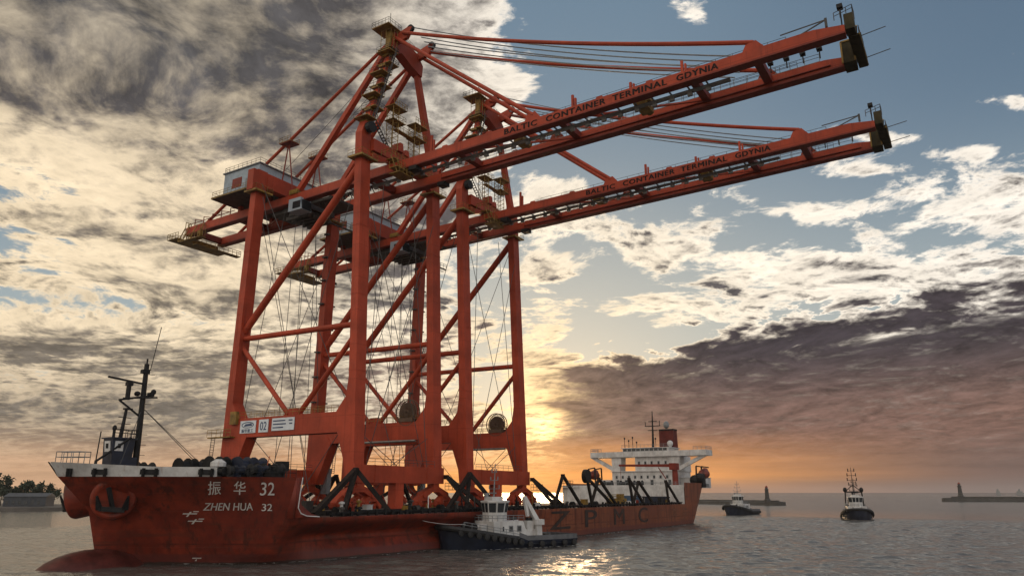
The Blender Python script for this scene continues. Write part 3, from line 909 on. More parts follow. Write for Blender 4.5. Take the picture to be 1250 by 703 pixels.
for y in (18.5, 13, 8.6): MB().lathe([(.3, -1.4), (1.15, -1.35), (1.15, -1.15), (.8, -1.05), (.8, 1.05), (1.15, 1.15), (1.15, 1.35), (.3, 1.4)], (X0 + 1.3, y, 11.3), 'Y', 14).box(X0 + .6, X0 + 2, y - 1.6, y + 1.6, 10.3, 10.7).build('stern_winch', M_BLACK, ship)
b = MB()
b.rail([(X0 + .3, -5, 11), (X0 + .3, 25, 11)], .9, 1.6, .05)
b.build('poop_railing', M_GREY, ship)

# containers and gear on the aft deck, each a thing
for i, (x, y, L, h, m, lab, cat) in enumerate((
        (121, 5.0, 6.1, 2.3, M_BLUE, 'blue steel container on the deck before the white poop, left of the darker one', 'container'),
        (121, -3.0, 6.1, 2.1, M_NAVY, 'dark navy container on the deck before the white poop, nearest the ship side', 'container'))):
    b = MB().box(x, x + 2.4, y, y + L, DK + .01, DK + h)
    for k in range(14): b.box(x - .06, x + .01, y + .2 + k * .43, y + .4 + k * .43, DK + .2, DK + h - .15)
    for yy in (y - .02, y + L - .13): b.box(x - .1, x + .1, yy, yy + .15, DK + .01, DK + h + .03)
    tag(b.build('container', m, None, origin=(x, y, DK)), lab, cat, 'containers on the aft deck')
b = MB().box(108, 110.5, 4, 9, DK + .01, DK + 1.6); b.rail([(108, 4, DK + 1.6), (108, 9, DK + 1.6), (110.5, 9, DK + 1.6)], 1.0, 1, .08).box(108.3, 110, 4.5, 6, DK + 1.6, DK + 2.8)
tag(b.build('deck_machine', M_YEL, None, origin=(108, 6, DK)), 'yellow machine on the aft deck behind the black frames', 'machine')


# ------------------------------------------------------------------ container cranes
LX = (0.0, 19.77); LW = 2.27; LT = 1.51
TILT = .0183
GX1, GX2, GW = 6.42, 14.58, 1.35
XC = 11.02


def yw(z): return .0414 * z
def yl(z): return 30.48 - .0181 * z
def gz(y, z0): return z0 - TILT * y


def make_crane():
    root = thing('container_crane', (XC, 15.24, DK), 'red ship to shore container crane nearest the bow, carrying a 02 sign', 'crane', 'container cranes on the ship deck')
    zt, zb = 65.28, 63.62
    # legs
    for lx in LX:
        P = [(lx, yw(10.4), 10.4), (lx, yw(69.2), 69.2), (lx, yw(69.2) + LT, 69.2), (lx, yw(26.5) + LT, 26.5), (lx, yw(23.5) + LT + .5, 23.5), (lx, 4.9, 21.15), (lx, 4.4, 18.0), (lx, 2.5, 13.0), (lx, 2.15, 10.4)]
        lg = MB().ext(P[::-1], (LW, 0, 0)).build('leg', M_RED, root)
        for z in (27.5, 40, 52): MB().box(lx - .05, lx + LW + .05, yw(z) - .05, yw(z) + LT + .06, z, z + .16).build('flange', M_RED, lg)
        P = [(lx, yl(68.4) + LT, 68.4), (lx, yl(68.4), 68.4), (lx, yl(24), 24), (lx, 28.2, 21.15), (lx, 25.6, 18.0), (lx, 29.0, 10.4), (lx, yl(10.4) + LT + .2, 10.4)]
        lg = MB().ext(P, (LW, 0, 0)).build('leg', M_RED, root)
        for z in (27.5, 40, 52): MB().box(lx - .05, lx + LW + .05, yl(z) - .05, yl(z) + LT + .06, z, z + .16).build('flange', M_RED, lg)
    # platforms round the leg tops
    for lx in LX:
        for fy, z in ((yw, 64.5), (yl, 64.0)):
            y = fy(z)
            b = MB().box(lx - .8, lx - .03, y - .9, y + LT + .9, z - .16, z).box(lx + LW + .03, lx + LW + .9, y - .9, y + LT + .9, z - .16, z)
            b.box(lx - .03, lx + LW + .03, y - .9, y - .03, z - .16, z).box(lx - .03, lx + LW + .03, y + LT + .03, y + LT + .9, z - .16, z)
            b.box(lx - .82, lx + LW + .92, y - .95, y - .9, z - .25, z + .1).box(lx - .86, lx - .8, y - .9, y + LT + .9, z - .25, z + .1)
            pf = b.build('leg_platform', M_YEL, root)
            MB().rail([(lx - .8, y + LT + .9, z), (lx - .8, y - .9, z), (lx + LW + .9, y - .9, z), (lx + LW + .9, y + LT + .9, z)], 1.1, 1.2, .04).build('railing', M_YEL, pf)
    # sill beams
    for y in (.5, 30.3):
        b = MB().ext([(-.15, y - .35 if y < 5 else y - .1, 10.34), (-.15, y + 1.5, 10.34), (-.15, y + 1.5, 13.02), (-.15, y - .35 if y < 5 else y - .1, 13.02)], (22.35, 0, 0))
        sb = b.build('sill_beam', M_RED, root)
        for x in (4.4, 17.4): MB().box(x, x + .14, y - .42, y + 1.56, 10.3, 13.06).build('flange', M_RED, sb)
        MB().rail([(LX[0] + 2.5, y - .3, 13.02), (LX[1] - .2, y - .3, 13.02)], 1.0, 1.8, .035).build('railing', M_GRATE, sb)
    # portal beams, tie tubes and braces
    for k, lx in enumerate(LX):
        pb = MB().box(lx + .06, lx + LW - .06, 2.6, 28.6, 17.95, 21.17).build('portal_beam', M_RED, root)
        MB().rail([(lx + .15, 4.6, 21.17), (lx + .15, 28, 21.17)], 1.05, 1.5, .04).rail([(lx + LW - .15, 4.6, 21.17), (lx + LW - .15, 28, 21.17)], 1.05, 1.5, .04).build('railing', M_YEL, pb)
        xm = lx + LW / 2
        MB().tube((xm, yl(35.6), 35.6), (xm, yw(35.2) + .6, 35.2), .50, 12).build('tie_beam', M_RED, root)
        MB().tube((xm, yl(36.8) + .3, 36.9), (xm, yw(63.4) + LT, 63.3), .66, 12).build('brace', M_RED, root)
        MB().tube((xm, yl(34) + .2, 33.9), (xm, 16.9, 21.4), .42, 10).build('brace', M_RED, root)
        MB().tube((xm, yw(34) + .8, 34.1), (xm, 14.4, 21.4), .45, 10).build('brace', M_RED, root)
        MB().ext([(lx + .9, 13.4, 21.17), (lx + .9, 18.0, 21.17), (lx + .9, 16.6, 22.4), (lx + .9, 14.8, 22.4)], (.5, 0, 0)).build('gusset', M_RED, pb)
        if k == 0:
            sx = lx - .02
            def board(y0, y1, z0, z1): return MB().box(sx - .05, sx + .05, y1, y0, z0, z1).build('sign_board', M_SIGN, pb)
            s1 = board(27.35, 23.4, 18.62, 20.72); s2 = board(22.6, 20.3, 18.62, 20.75); s3 = board(19.4, 14.1, 18.75, 20.8)
            f = lambda y0, z0: (lambda u, v, w: (sx - .07 - w, y0 - u, z0 + v))
            lettering('lettering', '02', 2.0, f(22.25, 18.98), M_TEXTB, s2, width=1.6)
            lettering('lettering', '振华重工', .62, f(26.9, 18.8), M_TEXTB, s1, width=3.0)
            N = 24; e = MB()
            for (ry, rz, ry2, rz2, cy2, cz2) in ((1.55, .52, 1.35, .40, 0, -.03),):
                vs = [(sx - .075, 25.4 + ry * math.cos(2 * math.pi * i / N), 20.0 + rz * math.sin(2 * math.pi * i / N)) for i in range(N)]
                vi = [(sx - .075, 25.4 + ry2 * math.cos(2 * math.pi * i / N) + cy2, 20.0 + rz2 * math.sin(2 * math.pi * i / N) + cz2) for i in range(N)]
                e.add(vs + vi, [(i, (i + 1) % N, N + (i + 1) % N, N + i) for i in range(N)])
                e.add([(sx - .08, 26.4, 19.75), (sx - .08, 24.2, 19.85), (sx - .08, 24.5, 20.25), (sx - .08, 26.0, 20.15)], [(0, 1, 2, 3)])
            e.build('emblem', M_TEXTB, s1)
            ln = MB()
            for i, (w1, w2) in enumerate(((2.9, .9), (3.1, .7), (2.5, 0))):
                z = 20.25 - i * .55; ln.box(sx - .075, sx - .05, 19.1 - w1, 19.1, z, z + .2)
                if w2: ln.box(sx - .075, sx - .05, 14.5, 14.5 + w2, z, z + .2)
            ln.build('lettering', M_TEXTB, s3)
            MB().box(lx - 1.0, lx - .02, 28.6, 33.0, 18.0, 18.2).box(lx - .9, lx - .1, 31.5, 34.8, 18.0, 18.2).rail([(lx - 1, 28.6, 18.2), (lx - 1, 34.8, 18.2)], 1.2, 1.2, .05).build('access_platform', M_YEL, root)
            b = MB(); b.tube((lx - .9, 33.9, 12.6), (lx - .9, 33.6, 18.0), .06, 5).tube((lx - .2, 33.9, 12.6), (lx - .2, 33.6, 18.0), .06, 5)
            for z in range(13): b.tube((lx - .9, 33.8, 12.7 + z * .42), (lx - .2, 33.8, 12.7 + z * .42), .04, 4)
            b.build('ladder', M_GRATE, root)
    MB().box(LX[0] - .6, LX[0] - .02, 28.0, 29.6, 20.2, 22.4).build('electric_cabinet', M_YEL, root)
    # long walkway pipe between the portal frames
    MB().tube((LX[1] - .3, 4.6, 17.75), (LX[1] - .3, 18, 17.75), .22, 8).build('cable_duct', M_STEEL, root)
    # cable reel on the aft portal beam
    rx = LX[1] + .1
    b = MB(); n = 34
    for s in (0, .9):
        for i in range(n):
            t = 2 * math.pi * i / n; t2 = 2 * math.pi * (i + 1) / n; r = 2.35
            b.beam((rx + s, 7.2, 22.9), (rx + s, 7.2 + r * math.cos(t), 22.9 + r * math.sin(t)), .08, .06)
            b.beam((rx + s, 7.2 + r * math.cos(t), 22.9 + r * math.sin(t)), (rx + s, 7.2 + r * math.cos(t2), 22.9 + r * math.sin(t2)), .14, .14)
    b.lathe([(.3, .2), (1.75, .2), (1.75, .75), (.3, .75)], (rx, 7.2, 22.9), 'X', 24)
    b.box(rx - .2, rx + 1.3, 5.6, 8.8, 21.17, 21.9)
    b.build('cable_reel', mat('brown_reel_paint', (.10, .055, .03), .6), root)
    # bogies: rocker beams and wheels below each corner
    for yc in (1.05, 31.1):
        for xc in (1.6, 20.4):
            b = MB()
            def rocker(x0, x1, zlo, zhi, t):
                xm = (x0 + x1) / 2
                b.ext([(x0 - .45, yc - t / 2, zlo + .1), (x0 + .3, yc - t / 2, zlo - .35), (xm - .9, yc - t / 2, zhi - .95), (xm + .9, yc - t / 2, zhi - .95), (x1 - .3, yc - t / 2, zlo - .35), (x1 + .45, yc - t / 2, zlo + .1),
                       (x1 + .2, yc - t / 2, zlo + .55), (xm + .7, yc - t / 2, zhi), (xm - .7, yc - t / 2, zhi), (x0 - .2, yc - t / 2, zlo + .55)], (0, t, 0))
                for x in (x0, x1): b.lathe([(.5, -t / 2 - .12), (.5, t / 2 + .12)], (x, yc, zlo + .05), 'Y', 12)
            b.box(xc - .8, xc + .8, yc - .7, yc + .7, 9.4, 10.32)
            rocker(xc - 3.0, xc + 3.0, 8.45, 9.9, 1.3)
            for s in (-3.0, 3.0):
                rocker(xc + s - 1.35, xc + s + 1.35, 7.35, 8.5, 1.05)
                for q in (-1.35, 1.35):
                    b.box(xc + s + q - 1.0, xc + s + q + 1.0, yc - .5, yc + .5, 6.9, 7.25)
                    for wv_ in (-.6, .6): b.lathe([(.12, -.35), (.42, -.34), (.42, .34), (.12, .35)], (xc + s + q + wv_, yc, 6.86), 'Y', 14)
                    b.lathe([(.1, -.75), (.4, -.74), (.45, -.5), (.45, .5), (.1, .55)], (xc + s + q, yc, 7.15), 'Y', 10)
            b.build('bogie', M_RED, root)
        MB().box(9.6, 11.6, yc - .8, yc + .8, DK + .64, 10.34).box(9.2, 12, yc - .9, yc + .9, DK + .63, DK + .9).build('support_post', M_RED, root)
    # transverse head beams
    MB().box(LX[0] + LW, LX[1], 2.05, 4.0, 66.3, 68.5).build('head_beam', M_RED, root)
    MB().ext([(2.27, 2.2, 64.2), (2.27, 2.2, 65.8), (6.3, 2.2, 66.3), (6.3, 2.2, 65.6)], (0, 1.2, 0)).build('knee_brace', M_RED, root)
    MB().ext([(LX[1], 2.2, 64.2), (LX[1], 2.2, 65.8), (16.2, 2.2, 66.3), (16.2, 2.2, 65.6)], (0, 1.2, 0)).build('knee_brace', M_RED, root)
    MB().box(LX[0] + LW, LX[1], 29.2, 30.8, 65.2, 68.2).build('head_beam', M_RED, root)
    MB().box(-1.0, LX[0] - .02, 29.25, 30.9, 64.05, 68.2).build('end_box', M_RED, root)
    # girders: rear part and boom
    YH = -3.4
    for i, gx in enumerate((GX1, GX2)):
        def seg(y0, y1, z0, z1, x0=gx, x1=gx + GW):
            return MB().ext([(x0, y0, gz(y0, z0)), (x0, y1, gz(y1, z0)), (x0, y1, gz(y1, z1)), (x0, y0, gz(y0, z1))], (x1 - x0, 0, 0))
        rg = seg(YH + .05, 59.6, zb, zt).build('rear_girder', M_RED, root)
        fl_x = (gx + GW - .12, gx + GW + .42) if i == 0 else (gx - .42, gx + .12)
        seg(YH + .05, 59.6, zb - .12, zb + .12, gx - .08, gx + GW + .08).build('flange', M_REDD, rg)
        y2 = -73.3
        poly = [(gx, YH - .05, gz(YH, zb)), (gx, YH - .05, gz(YH, zt)), (gx, -69.6, gz(-69.6, zt)), (gx, y2, gz(y2, zt - .6)), (gx, y2, gz(y2, zb + .1))]
        bg = MB().ext(poly, (GW, 0, 0)).build('boom_girder', M_RED, root)
        b = seg(YH - .05, y2, zb - .14, zb + .14, gx - .1, gx + GW + .1)
        b.build('flange', M_REDD, bg)
        # trolley rail ledge on the inner side
        x0, x1 = (gx + GW, gx + GW + .28) if i == 0 else (gx - .28, gx)
        rl = seg(YH - .05, y2 + 3, zb + .50, zb + .62, x0, x1)
        rl.build('trolley_rail', M_REDD, bg)
        if i == 0:
            f = lambda y0: (lambda u, v, w: (GX1 - .03 - w, y0 - u, gz(y0 - u, 63.98) + v))
            for t, y0, wd in (('BALTIC', -22.3, 6.0), ('CONTAINER', -30.0, 10.1), ('TERMINAL', -41.3, 8.4), ('GDYNIA', -51.2, 5.9)):
                lettering('lettering', t, 1.36, f(y0), M_TEXTD, bg, width=wd, bold=.055, spacing=1.12)
        # lugs and fittings on the top
        for y in (-10, -19, -39, -47): MB().ext([(gx + .3, y - .7, gz(y, zt)), (gx + .3, y + .7, gz(y, zt)), (gx + .3, y + .45, gz(y, zt) + .45), (gx + .3, y - .45, gz(y, zt) + .45)], (.6, 0, 0)).build('lifting_lug', M_RED, bg)
        for y in (-27.3, -61.9):
            b = MB()
            b.ext([(gx + .4, y - 1.6, gz(y, zt)), (gx + .4, y + 1.6, gz(y, zt)), (gx + .4, y + 1.0, gz(y, zt) + 1.2), (gx + .4, y - .4, gz(y, zt) + 1.5)], (.6, 0, 0)); b.build('stay_lug', M_RED, bg)
        b = MB().rail([(gx + GW - .1 if i == 0 else gx + .1, YH - 8, gz(YH - 8, zt)), (gx + GW - .1 if i == 0 else gx + .1, -66, gz(-66, zt))], 1.05, 2.4, .035)
        b.build('railing', M_GRATE, bg)
    for y, h in ((-34.4, 2.2), (-51.9, 2.0), (-7, 3.2), (-44, 1.2)):
        b = MB()
        b.box(GX1 + .4, GX1 + .75, y - .18, y + .18, gz(y, zt), gz(y, zt) + h); b.box(GX1 + .4, GX1 + .75, y - .62, y - .36, gz(y, zt), gz(y, zt) + h * .7); b.build('rope_post', M_RED, root)
    # hinge brackets
    for gx in (GX1, GX2): MB().box(gx - .15, gx + GW + .15, YH - .8, YH + .8, 62.9, 63.6).build('hinge', M_BLACK, root)
    # cross ties of the boom, walkway and cable track
    for y in (-12, -31.5, -53, -62):
        MB().box(GX1 + GW, GX2, y - .55, y + .55, gz(y, 64.1), gz(y, 65.2)).build('cross_tie', M_REDD, root)
    for y in (8, 24, 44, 58.8): MB().box(GX1 + GW, GX2, y - .5, y + .5, gz(y, 63.9), gz(y, 65.2)).build('cross_tie', M_REDD, root)
    for y0, y1 in ((-12, -31.5), (-31.5, -53), (8, 24), (24, 44)):
        MB().beam((GX1 + GW, y0, gz(y0, 64.5)), (GX2, y1, gz(y1, 64.5)), .28, .28).build('wind_brace', M_RED, root)
    b = MB().beam((GX1 + 2.5, 20, gz(20, 63.3)), (GX1 + 2.5, -58, gz(-58, 63.3)), .55, .35)
    for k in range(28): y = 18 - k * 2.7; b.box(GX1 + 1.4, GX1 + 2.8, y - .1, y + .1, gz(y, 63.45), gz(y, 63.65)); b.box(GX1 + 2.3, GX1 + 2.7, y - .35, y + .35, gz(y, 62.6), gz(y, 63.2))
    b.build('festoon_track', M_STEEL, root)
    b = MB().beam((GX2 + .7, YH, gz(YH, 65.40)), (GX2 + .7, -69, gz(-69, 65.40)), 1.2, .06); b.rail([(GX2 + .1, YH, gz(YH, 65.42)), (GX2 + .1, -69, gz(-69, 65.42))], 1.1, 2.0, .045)
    b.build('boom_walkway', M_STEEL, root)
    MB().box(9.0, 12.4, -45.4, -43.6, 64.4, 65.2).box(9.6, 11, -45.9, -43.2, 65.2, 65.9).lathe([(.2, -.4), (.6, -.4), (.6, .4), (.2, .4)], (12.8, -44.5, 65.2), 'X', 12).build('rope_sheave', M_YEL, root)
    MB().box(9.2, 12, -24, -22.3, 64.2, 65.0).lathe([(.2, -.4), (.6, -.4), (.6, .4), (.2, .4)], (12.3, -23.2, 65.0), 'X', 12).build('rope_sheave', M_YEL, root)
    # boom tip platform
    y = -72.2
    tz = gz(y, 64)
    b = MB().box(GX2 - 1.0, GX2 + 1.9, y - 1.3, y + .2, tz - .6, tz + 2.6).box(GX1 + .2, GX1 + 2.0, y - 2.2, y - 1.1, tz + .1, tz + 2.3)
    b.box(GX1 + 2, GX2 + 2.4, y - 2.5, y - 1.4, tz - .1, tz + .1).box(GX1 + 2, GX2 - 1, y - 1.9, y - 1.2, tz + .1, tz + 1.9).box(GX1 + 4, GX1 + 6.5, y - 2.6, y - 2.0, tz + .1, tz + 1.4).box(GX2 - .5, GX2 + 1.6, y - 2.4, y - 1.7, tz + .1, tz + 1.1)
    tp = b.build('tip_platform', mat('dark_olive_plate', (.038, .032, .016), .7, .25, .8, .5, (.09, .06, .015), spec=.2), root)
    b = MB()
    for a_, c_ in (((GX2 - 1.05, y + .25, tz - .6), (GX2 - 1.05, y + .25, tz + 2.6)), ((GX2 - 1.05, y + .25, tz + 2.6), (GX2 - 1.05, y - 1.3, tz + 2.6)), ((GX1 + 2, y - 2.5, tz + .1), (GX2 + 2.4, y - 2.5, tz + .1)), ((GX2 - 1.05, y - 1.3, tz + 2.6), (GX2 - 1.05, y - 1.3, tz - .6)), ((GX1 + 3, y - 2.2, tz + 1.9), (GX2 - 1, y - 1.6, tz + .3))): b.beam(a_, c_, .22, .22)
    b.build('yellow_edge', M_YEL, tp)
    b = MB().rail([(GX1 + .2, y, tz + 1.8), (GX1 + .2, y - 2.2, tz + 2.3), (GX1 + 2.0, y - 2.2, tz + 2.3)], 1.1, .8, .05).rail([(GX1 + 2, y - 2.5, tz + .1), (GX2 + 2.4, y - 2.5, tz + .1), (GX2 + 2.4, y - 1.4, tz + .1)], 1.2, .8, .05)
    b.rail([(GX2 - 1, y - 1.3, tz + 2.6), (GX2 + 1.9, y - 1.3, tz + 2.6)], 1.1, .8, .05)
    b.tube((GX1 + 4, y - 2, tz + .8), (GX1 + 4, y - 5.5, tz + 1.2), .06, 5).tube((GX2 + 1, y - 2, tz + .4), (GX2 + 1, y - 5.5, tz + .8), .06, 5)
    b.beam((GX1 + .3, -65.5, gz(-65.5, zt) + .9), (GX1 + .3, -71.2, gz(-71, zt) + 1.1), .12, .12).beam((GX1 + .3, -67.8, gz(-67, zt)), (GX1 + .3, -71.2, gz(-71, zt) + 1.1), .14, .14).beam((GX1 + .3, -71.2, gz(-71, zt)), (GX1 + .3, -71.2, gz(-71, zt) + 1.3), .3, .3)
    b.build('railing', M_GRATE, tp)
    for x_, y_, z_ in ((GX1 + .6, -73.0, gz(-73, zt) - .4), (GX2 - .8, -69.2, gz(-69, zt)), (GX2 - .8, -67.0, gz(-67, zt)), (GX2 - .8, -64.8, gz(-65, zt)), (GX2 - .8, -62.6, gz(-63, zt))):
        h = 2.6 if x_ < 8 else 1.3
        MB().tube((x_, y_, z_), (x_, y_, z_ + h), .09, 5).box(x_ - .45, x_ + .45, y_ - .35, y_ + .35, z_ + h, z_ + h + .5).build('floodlight', M_BLACK, root)
    # apex frame
    AZ = 91.4; AY = 3.7; XA1, XA2 = 7.3, 14.75
    b = MB().beam((1.13, yw(69) + .75, 69.0), (XA1 - .2, AY, AZ - 3), 1.35, 1.2, 1.0, .95); lgA = b.build('apex_leg', M_RED, root)
    b = MB().ext([(0, yw(69.2), 69.2), (LW, yw(69.2), 69.2), (2.3, 2.9, 72), (1.0, 2.9, 72)], (0, LT, 0)); b.build('leg_cap', M_RED, root)
    b = MB().ext([(LX[1], yw(69.2), 69.2), (LX[1] + LW, yw(69.2), 69.2), (LX[1] + 1.2, 2.9, 72), (LX[1] - .2, 2.9, 72)], (0, LT, 0)); b.build('leg_cap', M_RED, root)
    MB().beam((LX[1] + 1.1, yw(69) + .75, 69.0), (XA2 + .2, AY, AZ - 3), 1.35, 1.2, 1.0, .95).build('apex_leg', M_RED, root)
    b = MB().ext([(XA1 - 1, AY - .9, AZ - 3.6), (XA1 - .2, AY - .9, AZ + 1.6), (XA2 - .8, AY - .9, AZ + .4), (XA2 + 1.0, AY - .9, AZ - 1.4), (XA2 + .8, AY - .9, AZ - 3.9), (XA2 - 2.2, AY - .9, AZ - 3.2), (XA1 + 2, AY - .9, AZ - 1.9)], (0, 1.8, 0))
    for x in (XA1 + .3, XA2 - .6): b.ext([(x, AY + .5, AZ - 1), (x, AY - 3.4, AZ - .3), (x, AY - 4.6, AZ + 1.6), (x, AY - 3.6, AZ + 1.9), (x, AY - 1, AZ + 1.3)], (.7, 0, 0))
    hd = b.build('apex_head', M_RED, root)
    for x in (XA1 + .65, XA2 - .3): MB().lathe([(.2, -.3), (.75, -.3), (.75, .3), (.2, .3)], (x, AY - 4, AZ + 1.5), 'X', 14).build('sheave', M_BLACK, hd)
    b = MB().box(XA1 - 2.8, XA1 + .8, AY - 1.6, AY + 2.6, AZ + 1.75, AZ + 1.9).box(XA1 - .9, XA1 - .3, AY - .6, AY + .6, AZ - 2.6, AZ + 1.7).rail([(XA1 - 1.6, AY - 1.2, AZ - 2.65), (XA1 - 1.6, AY + 1.2, AZ - 2.65)], 4.2, 1.2, .07).rail([(XA1 - 1.6, AY - 1.2, AZ - 2.65), (XA1 + .2, AY - 1.2, AZ - 2.65)], 4.2, .9, .07).box(XA1 - 2.0, XA1 + .3, AY - 1.6, AY + 1.6, AZ - 2.8, AZ - 2.65)
    ap = b.build('apex_platform', M_YEL, root)
    b = MB().rail([(XA1 + .8, AY - 1.6, AZ + 1.9), (XA1 - 2.8, AY - 1.6, AZ + 1.9), (XA1 - 2.8, AY + 2.6, AZ + 1.9), (XA1 + .8, AY + 2.6, AZ + 1.9)], 1.1, .9, .045)
    b.rail([(XA1 + 1, AY - .9, AZ + 1.5), (XA2 - .9, AY - .9, AZ + .5)], 1.0, 1.2, .04); b.tube((XA1 - .6, AY, AZ + 1.9), (XA1 - .6, AY, AZ + 5.6), .06, 5); b.build('railing', M_GRATE, ap)
    # stair landings up the bow side apex leg
    p0, p1 = Vector((1.13, 3.6, 70.5)), Vector((XA1 - .3, AY, AZ - 2))
    prev = None
    for i in range(7):
        c = p0.lerp(p1, (i + .6) / 7.2); s = 1 if i % 2 else -1
        b = MB().box(c.x - 1.3 + s * .5, c.x + 1.3 + s * .5, c.y - 1.9, c.y + 1.3, c.z - .1, c.z + .05); b.box(c.x - .75, c.x + .75, c.y - .75, c.y + .75, c.z - .5, c.z - .12)
        lo = b.build('stair_landing', M_YEL, root)
        MB().rail([(c.x - 1.3 + s * .5, c.y + 1.3, c.z), (c.x - 1.3 + s * .5, c.y - 1.9, c.z), (c.x + 1.3 + s * .5, c.y - 1.9, c.z), (c.x + 1.3 + s * .5, c.y + 1.3, c.z)], 1.0, 1.0, .045).build('railing', M_GRATE, lo)
        if prev is not None:
            b = MB()
            for q in (-.35, .35): b.beam(prev + Vector((.2, -1.5 + q, 0)), c + Vector((.2, -1.5 + q, 0)), .1, .2)
            b.rail([prev + Vector((.2, -1.9, .1)), c + Vector((.2, -1.9, .1))], 1.0, 1.2, .035); b.build('stair_flight', M_GRATE, lo)
        prev = c
    b = MB()
    for q in (-.35, .35): b.beam((6.3, 2.6 + q, 68.6), (2.7, 2.6 + q, 72.2), .1, .2)
    b.rail([(6.3, 2.0, 68.6), (2.7, 2.0, 72.2)], 1.0, .7, .04)
    for k in range(9): b.box(6.2 - k * .4, 6.5 - k * .4, 2.25, 2.95, 68.7 + k * .4, 68.76 + k * .4)
    b.build('stair_flight', M_GRATE, root)
    # struts and stays down to the rear girders
    for x0, gx in ((XA1, GX1), (XA2, GX2)):
        xg = gx + GW / 2
        MB().beam((x0 - .1, AY + .6, AZ - 1.2), (xg, 26.2, gz(26, zt) + .2), .95, .95).build('rear_strut', M_RED, root)
        MB().tube((x0, AY + .7, AZ - .3), (xg, 53.4, gz(53, zt) + .2), .33, 8).build('back_stay', M_RED, root)
        b = MB().box(xg - .9, xg + .9, 25.2, 27.4, gz(26, zt), gz(26, zt) + .9); b.build('strut_foot', M_YEL, root)
        MB().tube((x0 + .1, AY - .8, AZ + .4), (xg, -27.3, gz(-27, zt) + 1.0), .36, 8).build('inner_stay', M_RED, root)
        MB().path(catenary((x0 + .1, AY - 2.6, AZ + .9), (xg, -61.9, gz(-62, zt) + 1.4), 1.1), .34, 8).build('outer_stay', M_RED, root)
        # stay support trestle on the machinery house side
        c = Vector((x0, AY + .7, AZ - .3)).lerp(Vector((xg, 53.4, gz(53, zt))), .52)
        b = MB()
        for q in ((-.5, -3.0), (.5, 2.2)): b.tube(c, (c.x + q[0], c.y + q[1], gz(c.y, zt) + .2), .14, 6)
        b.box(c.x - 1.1, c.x + 1.3, c.y - 1.6, c.y + 1.6, c.z - .55, c.z - .4)
        tr = b.build('stay_trestle', M_REDD, root)
        MB().box(c.x - 1.15, c.x + 1.35, c.y - 1.65, c.y + 1.65, c.z - .4, c.z - .3).rail([(c.x - 1.1, c.y - 1.6, c.z - .3), (c.x - 1.1, c.y + 1.6, c.z - .3), (c.x + 1.3, c.y + 1.6, c.z - .3), (c.x + 1.3, c.y - 1.6, c.z - .3)], 1.0, .8, .045).build('platform', M_YEL, tr)
    # boom hoist ropes
    for k in range(6):
        x = 8.4 + k * 1.05
        for q in (0, .22): MB().path(catenary((x + q, AY - 4.4, AZ + 1.9 - k * .42), (x + q, -59.5 + (k % 3), gz(-60, zt) + .9), 1.2 - k * .05), .065, 5).build('boom_hoist_rope', M_ROPEL, root)
    for x in (9.6, 12.6): MB().path(catenary((x, AY + 1, AZ), (x, 36, 71), .4), .05, 5).build('boom_hoist_rope', M_ROPE, root)
    # front inclined braces from boom level up
    # machinery house
    H = (3.0, 18.6, 32.8, 43.4, 66.4, 71.6)
    mh = MB().box(*H).build('machinery_house', M_HOUSE, root)
    b = MB()
    for k in range(26): y = 33.0 + k * .41; b.box(H[0] - .04, H[0] + .01, y, y + .12, H[4] + .2, H[5] - .2)
    for k in range(38): x = 3.2 + k * .41; b.box(x, x + .12, H[2] - .04, H[2] + .01, H[4] + .2, H[5] - .2)
    b.build('cladding_ribs', M_HOUSE, mh)
    b = MB().box(H[0] - .3, H[1] + .3, H[2] - .35, H[3] + .35, H[5], H[5] + .22); rf = b.build('roof', M_GREY, mh)
    MB().rail([(H[1], H[2], H[5] + .22), (H[0], H[2], H[5] + .22), (H[0], H[3], H[5] + .22), (H[1], H[3], H[5] + .22)], 1.1, 1.3, .045).build('railing', M_GRATE, rf)
    MB().box(H[0] - .1, H[0] + .02, 37.9, 40.7, 67.9, 69.9).build('hatch', M_REDD, mh)
    MB().box(H[0] - .09, H[0] + .02, 35.6, 36.6, 66.6, 69.2).box(H[0] - .09, H[0] + .02, 33.4, 34.6, 68.4, 69.8).build('door', M_GREY, mh)
    b = MB().box(H[0] - 1.6, H[1] + .8, H[2] - 1.2, H[3] + 1.4, H[4] - .5, H[4] - .1); fo = b.build('house_floor', M_GRATE, mh)
    b = MB().box(H[0] - 1.65, H[0] - 1.55, H[2] - 1.2, H[3] + 1.4, H[4] - .45, H[4] - .2)
    b.rail([(H[0] - 1.5, H[2] - 1, H[4] - .1), (H[0] - 1.5, H[3] + 1.3, H[4] - .1), (H[1], H[3] + 1.3, H[4] - .1)], 1.1, 1.2, .04); b.build('railing', M_YEL, fo)
    for x in (GX1 + .4, GX2 + .4):
        for y in (33.5, 42.5): MB().box(x, x + .8, y, y + .8, gz(y, zt), H[4] - .5).build('house_leg', M_RED, mh)
    # gear along the waterside head beam and lattice masts
    b = MB().box(5.6, 16.4, .2, 2.0, 65.7, 65.85).box(4.4, 9.2, -1.7, .2, 63.2, 63.35).box(4.2, 8, -2.4, 0, 62.0, 62.12)
    hp = b.build('head_platform', M_YEL, root)
    b = MB().rail([(4.2, 2, 65.85), (4.2, .2, 65.85), (16.4, .2, 65.85)], 1.1, .8, .06).rail([(4.4, .2, 63.35), (4.4, -1.7, 63.35), (9.2, -1.7, 63.35)], 1.1, .9, .05).rail([(4.2, -2.4, 62.12), (8, -2.4, 62.12)], 1.0, .9, .05)
    for x in (4.6, 6.2, 8.8): b.tube((x, -1.6, 62), (x, .2, 66), .1, 5)
    b.build('railing', M_YEL, hp)
